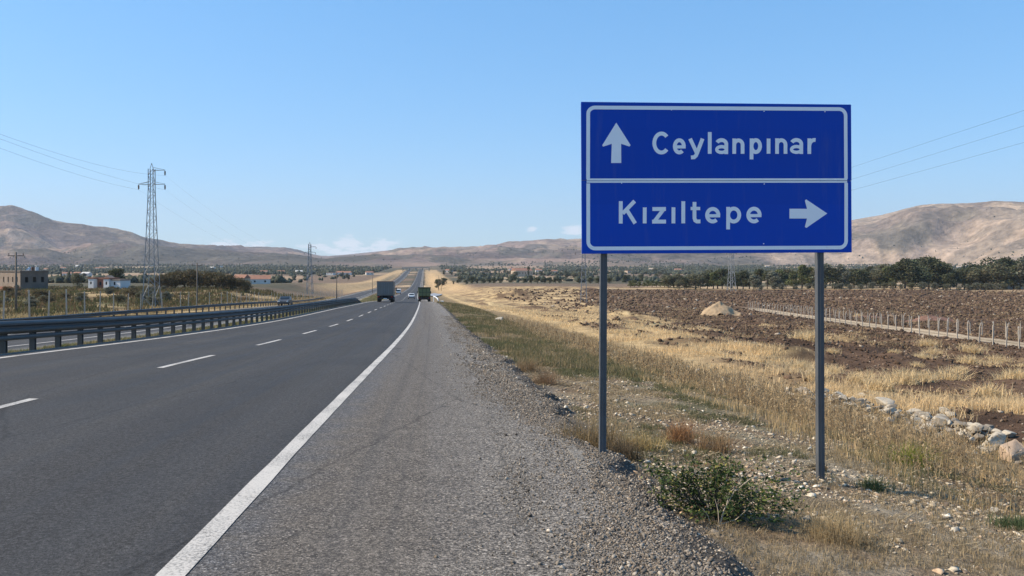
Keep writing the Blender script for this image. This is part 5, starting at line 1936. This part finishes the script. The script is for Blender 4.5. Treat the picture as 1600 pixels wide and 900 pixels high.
# ------------------------------------------------------------------ grasses and weeds
def blades(x, y, z, h, n_per, spread, width, lean, cols, seed, segs=2):
    """clumps of tapering, bending blades; returns V, idx(quads), colours"""
    g = np.random.default_rng(seed)
    N = len(x)
    m = N * n_per
    X = np.repeat(x, n_per); Y = np.repeat(y, n_per); Z = np.repeat(z, n_per)
    sp = np.repeat(np.broadcast_to(spread, N), n_per)
    X0 = X + g.normal(0, 1, m) * sp * .5; Y0 = Y + g.normal(0, 1, m) * sp * .5
    H = np.repeat(np.broadcast_to(h, N), n_per) * g.uniform(.45, 1.15, m)
    a = g.uniform(0, 2 * PI, m); ln = H * np.abs(g.normal(0, lean, m))
    dx, dy = np.cos(a) * ln, np.sin(a) * ln
    b_ = g.uniform(0, PI, m)
    wd = np.repeat(np.broadcast_to(width, N), n_per) * g.uniform(.6, 1.4, m)
    wx, wy = np.cos(b_) * wd / 2, np.sin(b_) * wd / 2
    rows = []
    for t, k in ((0, 1), (.55, .8), (1, .12)):
        px_, py_ = X0 + dx * t * t, Y0 + dy * t * t
        pz_ = Z + H * t - .02 * (t == 0) - ln * .3 * t * t
        rows.append(np.stack([px_ - wx * k, py_ - wy * k, pz_], 1)); rows.append(np.stack([px_ + wx * k, py_ + wy * k, pz_], 1))
    V = np.stack(rows, 1).reshape(-1, 3)
    base = (np.arange(m) * 6)[:, None]
    idx = np.concatenate([base + np.array([[0, 1, 3, 2]]), base + np.array([[2, 3, 5, 4]])], 0)
    c = np.repeat(np.repeat(cols, n_per, 0) * g.uniform(.75, 1.25, (m, 1)), 6, 0)
    return V, idx, c


def grass(name, parts, label, cat, kind='stuff', parent=None, loc=None):
    V = []; I = []; C = []; o = 0
    for v, i, c in parts:
        V.append(v); I.append(i + o); C.append(c); o += len(v)
    V = np.concatenate(V)
    if loc is not None: V = V - np.array(loc)[None]
    ob = np_mesh(name, V, 4, np.concatenate(I), M['blade'], np.concatenate(C), parent)
    if loc is not None and parent is None: ob.location = loc
    if kind: ob['kind'] = kind
    if label: tag(ob, label, cat)
    return ob


g = np.random.default_rng(31)
# golden grass over the field: dense, short near clumps, larger tufts far away
n = 60000
r = 14 * np.exp(g.uniform(0, 1, n) ** .9 * math.log(200 / 14.)); px = g.uniform(660, 1640, n)
y = r; x = (px - 800) / F * y
u = x - cx(y)
w_straw = (1 - soil_mask(x, y)) * sst(10.4, 12.2, u + (fbm(x / 3, y / 3, 7, 3) - .5) * 2) + soil_mask(x, y) * straw_patch(x, y) * 1.0
w_straw = w_straw * (1 - .97 * sst(.50, .57, fbm(x / 4, y / 2.5, 131, 4))) * (np.where(y < 60, .42, .12) + np.where(y < 60, .58, .88) * sst(.45, .56, fbm(x / 2.2, y / 1.6, 137, 3)))
trk = (x - (46 + .088 * (y - 73)))
w_straw = np.where((trk > 0) & (trk < 6.5), 0, w_straw)
for bx_, by_, rx, ry, h in BUMPS:
    q = ((x - bx_) / rx) ** 2 + ((y - by_ + ry * .3) / ry) ** 2
    w_straw = w_straw * (1 - .85 * np.exp(-q * 2) )
k = g.uniform(size=n) < np.clip(w_straw, 0, 1)
x, y, u = x[k], y[k], u[k]
hh = np.interp(y, [14, 40, 200], [.26, .3, .45]) * (.6 + .8 * fbm(x / 3, y / 3, 311, 2))
cc = np.array([[.74, .555, .315]]) * (1 + .3 * (g.uniform(size=(len(x), 1)) - .5)) * np.where(g.uniform(size=(len(x), 1)) < .25, .72, 1)
grass('golden_grass', [blades(x, y, ground_z(x, y), hh, 11, np.interp(y, [14, 60, 200], [.26, .7, 1.8]), np.interp(y, [14, 60, 200], [.008, .024, .08]), .75, cc, 32)],
      'golden dry grass covering the rough field behind the ditch', 'grass')
# straggling dead weeds over the far part of the ploughed field
n = 26000
y = 70 * np.exp(g.uniform(0, 1, n) * math.log(395 / 70.)); px = g.uniform(880, 1650, n); x = (px - 800) / F * y; u = x - cx(y)
k = (soil_mask(x, y) > .5) & (g.uniform(size=n) < .15 + .85 * sst(.45, .58, fbm(x / 16, y / 9, 411, 4)))
k &= ~(((x - (46 + .088 * (y - 73))) > 0) & ((x - (46 + .088 * (y - 73))) < 6.5) & (y < 215))
x, y = x[k], y[k]
cc = np.array([(.30, .21, .125), (.15, .10, .065), (.50, .37, .21), (.10, .075, .05)])[g.choice(4, len(x), p=[.36, .24, .24, .16])]
grass('field_stubble', [blades(x, y, ground_z(x, y), .16 + y * .0006, 8, .25 + y * .004, .02 + y * .00035, .8, cc, 37)],
      'dead brown weeds and stubble over the far ploughed field', 'stubble')
# isolated straw tufts in the near soil
GT = 'straw tufts standing in the dark ploughed soil'
tuft_me = []
for k in range(4):
    v, i, c = blades(np.zeros(26) + g.normal(0, .10, 26), g.normal(0, .10, 26), np.zeros(26), np.full(26, .50), 12, .2, .012, .8, np.tile([[.70, .54, .31]], (26, 1)), 500 + k)
    o = np_mesh('straw_tuft', v, 4, i, M['blade'], c); tag(o, 'straw tuft standing alone in the dark ploughed soil', 'grass tuft', GT)
    tuft_me.append(o)
spots = [(1355, 560, 36), (1300, 570, 34), (1435, 520, 50), (1480, 575, 31), (1545, 612, 24), (1440, 590, 28), (1570, 555, 37), (1340, 590, 27), (1300, 532, 48), (1500, 548, 40), (1415, 560, 37), (1340, 470, 150), (1280, 590, 28), (1375, 605, 25), (1590, 585, 30), (1250, 560, 36)]
for q in range(16):
    spots.append((random.uniform(1230, 1600), 0, random.uniform(26, 80)))
for j, (px, py, d) in enumerate(spots):
    o = tuft_me[j] if j < 4 else tuft_me[j % 4].copy()
    if j >= 4: COL.objects.link(o)
    p = pt(px, d); o.location = p
    s = random.uniform(.9, 1.7) * (1 if d < 60 else 2); o.scale = (s * 1.2, s * 1.2, s * .85); o.rotation_euler = (0, 0, random.uniform(0, 6))

# weeds: tall dry stalks with side twigs and seed heads, in a band along the ditch
def weeds(x, y, h, cols, seed):
    g = np.random.default_rng(seed)
    N = len(x); z = ground_z(x, y)
    Vs = []; Is = []; Cs = []; o = 0

    def rib(p0, p1, w, c):
        nonlocal o
        m = len(p0)
        b_ = g.uniform(0, PI, m); wv = np.stack([np.cos(b_) * w / 2, np.sin(b_) * w / 2, 0 * b_], 1)
        V = np.stack([p0 - wv, p0 + wv, p1 + wv * .5, p1 - wv * .5], 1).reshape(-1, 3)
        Vs.append(V); Is.append(np.arange(4 * m).reshape(-1, 4) + o); Cs.append(np.repeat(c, 4, 0)); o += 4 * m
    sw = np.clip(y / 9, 1, 3)
    P0 = np.stack([x, y, z - .02], 1)
    lean = g.normal(0, .16, (N, 2)) * h[:, None]
    P1 = np.stack([x + lean[:, 0] * .5, y + lean[:, 1] * .5, z + h * .55], 1)
    P2 = np.stack([x + lean[:, 0], y + lean[:, 1], z + h], 1)
    rib(P0, P1, .007 * sw, cols); rib(P1, P2, .005 * sw, cols)
    for k in range(9):
        t = g.uniform(.15, .98, N)[:, None]
        Q = np.where(t < .55, P0 + (P1 - P0) * (t / .55), P1 + (P2 - P1) * ((t - .55) / .45))
        a = g.uniform(0, 2 * PI, N); L = h * g.uniform(.10, .30, N) * (1.15 - t[:, 0])
        E_ = Q + np.stack([np.cos(a) * L, np.sin(a) * L, L * g.uniform(.1, 1.0, N)], 1)
        rib(Q, E_, .004 * sw, cols * .95)
        # dry leaf or seed head at the twig's end
        D = g.normal(size=(N, 3)); D /= np.linalg.norm(D, axis=1)[:, None]
        s = .016 * g.uniform(.6, 1.6, N) * np.sqrt(sw)
        rib(E_ - D * s[:, None], E_ + D * s[:, None], .016 * np.sqrt(sw) * g.uniform(.5, 1.3, N), cols * g.uniform(.7, 1.15, (N, 1)))
    return np.concatenate(Vs), np.concatenate(Is), np.concatenate(Cs)


n = 9000
y = 5.8 * np.exp(g.uniform(0, 1, n) * math.log(70 / 5.8)); u = 7.0 + g.normal(0, 1.35, n) + np.interp(y, [6, 12, 70], [-.5, 0, 0])
x = u + cx(y)
k = (u > 4.6 + .5 * (fbm(x, y, 3, 2))) & (u < 10.6) & (fbm(x / .9, y / 1.3, 321, 3) > .47) & (x < y * .72 + 2)
x, y, u = x[k], y[k], u[k]
hw_ = g.uniform(.2, .72, len(x)) ** 1.15 * (.55 + .8 * fbm(x / 2, y / 2.5, 331, 2)) * np.interp(y, [6, 12, 70], [.95, 1, .9]) * np.interp(u, [5, 7.5, 9.2, 11], [.8, 1.1, .8, .5])
wc = np.array([(.46, .34, .19), (.36, .26, .15), (.23, .165, .10), (.56, .43, .26)])[g.choice(4, len(x), p=[.35, .3, .2, .15])]
v = weeds(x, y, hw_, wc, 41)
parts = [v]
m = 7000
y = 5.8 * np.exp(g.uniform(0, 1, m) * math.log(60 / 5.8)); u = g.uniform(4.4, 11.2, m); x = u + cx(y)
k = fbm(x / .9, y / 1.2, 341, 3) > .50
x, y = x[k], y[k]
cc = np.array([(.52, .38, .20), (.40, .29, .16), (.25, .20, .10)])[g.choice(3, len(x), p=[.45, .35, .2])]
parts.append(blades(x, y, ground_z(x, y), .17, 7, .12, np.clip(.005 * y / 8, .005, .03), .5, cc, 43))
grass('dry_weeds', parts, 'band of tall dry brown weeds along the ditch behind the sign', 'weeds')

# dead stems and twigs lying on the stony ground
n = 9000
y = 3.4 * np.exp(g.uniform(0, 1, n) * math.log(22 / 3.4)); u = g.uniform(1.7, 7.5, n); x = u + cx(y)
k = fbm(x * 1.2, y * 1.2, 391, 3) > .45
x, y = x[k], y[k]; n = len(x); z = ground_z(x, y) + .012
a = g.uniform(0, PI, n); L = g.uniform(.02, .11, n); wd = .0022 * np.clip(y / 5, 1, 3)
dx_, dy_ = np.cos(a) * L, np.sin(a) * L; nx_, ny_ = -np.sin(a) * wd, np.cos(a) * wd
rise = g.uniform(-.006, .03, n)
V = np.stack([np.stack([x - dx_ - nx_, y - dy_ - ny_, z], 1), np.stack([x + dx_ - nx_, y + dy_ - ny_, z + rise], 1),
              np.stack([x + dx_ + nx_, y + dy_ + ny_, z + rise + .002], 1), np.stack([x - dx_ + nx_, y - dy_ + ny_, z + .002], 1)], 1).reshape(-1, 3)
cc = np.repeat(np.array([(.50, .40, .25), (.34, .26, .16), (.20, .15, .10)])[g.choice(3, n, p=[.45, .35, .2])], 4, 0)
grass('dead_stems', [(V, np.arange(4 * n).reshape(-1, 4), cc)], 'dead stems and twigs lying on the stony verge around the sign', 'twigs')

# low dry litter and short grass on the verge, with greener patches
m = 42000
y = 3.0 * np.exp(g.uniform(0, 1, m) * math.log(120 / 3.0)); u = g.uniform(1.75, 6.5, m); x = u + cx(y)
dn = fbm(x / .8, y / .9, 351, 3)
k = (dn > .47)
x, y, u, dn = x[k], y[k], u[k], dn[k]
green = (fbm(x / 1.6, y / 3.0, 353, 3) > .49) & (y > 7.6)
cc = np.where(green[:, None], np.array([[.15, .145, .075]]), np.array([[.34, .265, .16]])) * g.uniform(.7, 1.3, (len(x), 1))
grass('verge_grass', [blades(x, y, ground_z(x, y), np.where(green, .06, .05) * np.clip(y / 12, 1, 2.5), 7, np.clip(.05 * y / 8, .05, .3), np.clip(.0035 * y / 6, .0035, .03), .9, cc, 44)],
      'short dry and greenish grass on the verge between shoulder and weeds', 'grass')
# green weeds further along the verge and on the median
m = 9000
y = 18 * np.exp(g.uniform(0, 1, m) * math.log(150 / 18.)); u = g.uniform(2.0, 6.8, m); x = u + cx(y)
k = (fbm(x / 1.5, y / 4, 361, 3) > .54)
x, y = x[k], y[k]
cc = np.array([(.12, .125, .06), (.20, .165, .085), (.31, .24, .135)])[g.choice(3, len(x), p=[.28, .34, .38])]
pa = [blades(x, y, ground_z(x, y), np.clip(.16 + y * .0015, .1, .4), 9, .2, np.clip(.0035 * y / 6, .01, .06), .5, cc, 45)]
m = 14000
y = 12 * np.exp(g.uniform(0, 1, m) * math.log(420 / 12.)); t = g.uniform(.12, .85, m)
u = -9.9 - (3.7 + wmed(y)) * t; x = u + cx(y)
k = fbm(x / 1.5, y / 3, 363, 3) > .47
x, y = x[k], y[k]
cc = np.array([(.13, .15, .06), (.22, .19, .10), (.34, .27, .16)])[g.choice(3, len(x), p=[.4, .3, .3])]
pb = [blades(x, y, ground_z(x, y), np.clip(.14 + y * .0009, .1, .45), 8, np.clip(y * .004, .12, .7), np.clip(.0035 * y / 6, .008, .09), .5, cc, 46)]
grass('roadside_green_grass', pa, 'greenish weeds along the verge further up the road', 'weeds')
grass('median_grass', pb, 'thin grass on the median strip behind the guard rail', 'grass')
# scrub in the field left of the opposite carriageway
m = 16000
y = 55 * np.exp(g.uniform(0, 1, m) * math.log(300 / 55.)); L = 30 + g.uniform(0, 1, m) ** 1.3 * 190; u = -L; x = u + cx(y)
k = (fbm(x / 9, y / 14, 371, 3) > .42) & (x > -.78 * y - 4)
x, y, L = x[k], y[k], L[k]
dk_ = sst(34, 44, L + (fbm(x / 12, y / 12, 373, 2) - .5) * 14)
pal = np.array([(.12, .115, .05), (.17, .115, .065), (.085, .085, .04)])[g.choice(3, len(x), p=[.42, .34, .24])]
cc = np.where((g.uniform(size=len(x)) < dk_)[:, None], pal, np.array([[.42, .31, .16]]))
hg = np.where(L > 38, .75, .4) * (.5 + fbm(x / 5, y / 5, 375, 2))
grass('field_scrub', [blades(x, y, ground_z(x, y), hg, 9, np.clip(y * .006, .5, 1.6), np.clip(.09 * y / 90, .06, .25), .5, cc, 47)],
      'olive and rust coloured scrub filling the field left of the highway', 'scrub')

# ------------------------------------------------------------------ the bush by the sign, tufts
def leafy_bush():
    p = Vector((1.46, 5.78, gz(1.46, 5.78)))
    e = empty('green_bush', p); tag(e, 'low leafy green bush with a bare pale twig, between the two sign posts', 'bush')
    g = np.random.default_rng(61)
    stems = []
    mb = MB()
    tips = []
    for i in range(64):
        a = g.uniform(0, 2 * PI); L = g.uniform(.12, .68)
        ex = Vector((math.cos(a) * L * 1.0, math.sin(a) * L * .55, g.uniform(.05, .46) * (1 - .35 * L)))
        mid = ex * .5 + Vector((0, 0, .06)) + Vector(g.normal(0, .02, 3))
        mb.tube([(ex.x * .08, ex.y * .08, -.03), mid, ex], [.005, .0035, .0015], 4, False)
        tips.append((mid, ex))
    mb.build('stem', M['bark'], e)
    n = 4700
    k = g.integers(0, len(tips), n); t = g.uniform(.1, 1.05, n)[:, None]
    A_ = np.array([tuple(tips[i][0]) for i in k]); B_ = np.array([tuple(tips[i][1]) for i in k])
    P = A_ + (B_ - A_) * t + g.normal(0, .035, (n, 3)); P[:, 2] = np.maximum(P[:, 2], .02)
    a = g.normal(size=(n, 3)); a[:, 2] = a[:, 2] * .5 + .2; a /= np.linalg.norm(a, axis=1)[:, None]
    b_ = np.cross(a, g.normal(size=(n, 3)) + np.array([0, 0, 1.5])); b_ /= np.linalg.norm(b_, axis=1)[:, None]
    s = g.uniform(.007, .019, n)[:, None]
    V = np.stack([P - a * s, P - a * s * .3 + b_ * s * .5, P + a * s * .5 + b_ * s * .42, P + a * s * 1.1, P + a * s * .5 - b_ * s * .42, P - a * s * .3 - b_ * s * .5], 1).reshape(-1, 3)
    q = np.arange(n)[:, None] * 6
    idx = np.concatenate([q + np.array([[0, 1, 2, 5]]), q + np.array([[5, 2, 3, 4]])], 0)
    pal = np.array([(.060, .088, .026), (.040, .060, .022), (.11, .135, .035), (.24, .22, .06), (.17, .10, .055)])[g.choice(5, n, p=[.40, .28, .18, .09, .05])]
    np_mesh('foliage', V, 4, idx, M['leaf'], np.repeat(pal, 6, 0), e)
    mb = MB()
    o = Vector((-.02, -.22, 0))
    mb.tube([o, o + Vector((.03, -.01, .12)), o + Vector((.10, -.01, .25)), o + Vector((.22, 0, .34)), o + Vector((.31, 0, .37))], [.006, .005, .004, .003, .0015], 5)
    mb.tube([o + Vector((.05, -.01, .16)), o + Vector((.07, 0, .24)), o + Vector((.14, 0, .30)), o + Vector((.16, 0, .36))], [.004, .003, .002, .001], 4)
    mb.tube([o + Vector((.01, 0, .02)), o + Vector((.11, -.02, .06)), o + Vector((.20, -.02, .14))], [.004, .003, .0015], 4)
    mb.tube([o, o + Vector((-.01, -.01, .12)), o + Vector((-.03, 0, .2))], [.004, .003, .001], 4)
    mb.tube([o + Vector((-.06, -.02, -.01)), o + Vector((-.08, -.02, .08)), o + Vector((-.12, -.02, .14))], [.004, .003, .002], 4)
    mb.build('bare_twig', M['twig'], e)


M['twig'] = worn('pale_twig', (.42, .34, .25), (.5, .42, .32), 8, .9)
leafy_bush()


def tuft(px, d, h, w, n, col, label, seed, name='dry_tuft', lean=.5, width=.005):
    p = pt(px, d)
    g = np.random.default_rng(seed)
    gx, gy = g.normal(0, w * .32, n), g.normal(0, w * .22, n)
    v, i, c = blades(gx, gy, np.zeros(n), np.full(n, h * .95), 11, w * .25, width, lean * 1.9, np.tile([col], (n, 1)), seed)
    o = np_mesh(name, v, 4, i, M['blade'], c); o.location = p
    tag(o, label, 'grass tuft')


tuft(1062, 9.1, .30, .34, 40, (.36, .20, .10), 'rust coloured dry tuft behind the bush, left of centre between the posts', 71)
tuft(1118, 8.7, .28, .30, 30, (.33, .22, .12), 'brown dry tuft just right of the rust coloured one behind the bush', 72)
tuft(925, 8.2, .36, .55, 70, (.28, .205, .11), 'wide brown tuft of dry weeds left of the left sign post', 73)
tuft(972, 7.7, .24, .26, 40, (.16, .12, .075), 'dark tangled tuft right at the foot of the left sign post', 74)
tuft(1000, 8.3, .22, .35, 34, (.44, .33, .15), 'yellow dry tuft right of the left sign post', 75)
tuft(1302, 5.45, .20, .30, 60, (.42, .32, .18), 'straw tuft at the bottom edge, right of the bush', 76, width=.0035)
tuft(1340, 5.3, .15, .2, 30, (.38, .29, .17), 'thin straw tuft at the bottom edge, rightmost of the two', 77, width=.003)
tuft(820, 17, .42, .5, 40, (.30, .21, .12), 'brown tuft on the verge, upper of the two near the shoulder edge', 78)
tuft(852, 14.5, .35, .4, 40, (.27, .18, .11), 'reddish brown tuft on the verge, lower of the two near the shoulder edge', 79)
tuft(1365, 7.3, .14, .2, 30, (.12, .14, .06), 'small green tuft just right of the right sign post', 80, 'green_tuft')
tuft(1580, 6.3, .12, .25, 40, (.10, .13, .06), 'small green tuft at the right edge near the bottom', 81, 'green_tuft')
tuft(1425, 9.4, .35, .35, 40, (.24, .25, .06), 'yellow green tuft standing among the dry weeds', 82, 'green_tuft')
tuft(1280, 8.0, .12, .15, 20, (.2, .16, .1), 'tiny tuft at the foot of the right sign post', 83)

# ------------------------------------------------------------------ haze
def haze():
    mb = MB(); mb.box(-15500, 15500, -2500, 15500, -60, 1100)
    m = bpy.data.materials.new('haze'); m.use_nodes = True
    nt = m.node_tree; nt.nodes.clear()
    out = nt.nodes.new('ShaderNodeOutputMaterial'); v = nt.nodes.new('ShaderNodeVolumePrincipled')
    v.inputs['Color'].default_value = (.74, .86, 1, 1)
    v.inputs['Density'].default_value = 6.0e-5
    v.inputs['Anisotropy'].default_value = .1
    nt.links.new(v.outputs[0], out.inputs['Volume'])
    o = mb.build('haze', m); o['kind'] = 'stuff'
    tag(o, 'thin pale blue haze over the whole plain and the hills', 'haze')


haze()
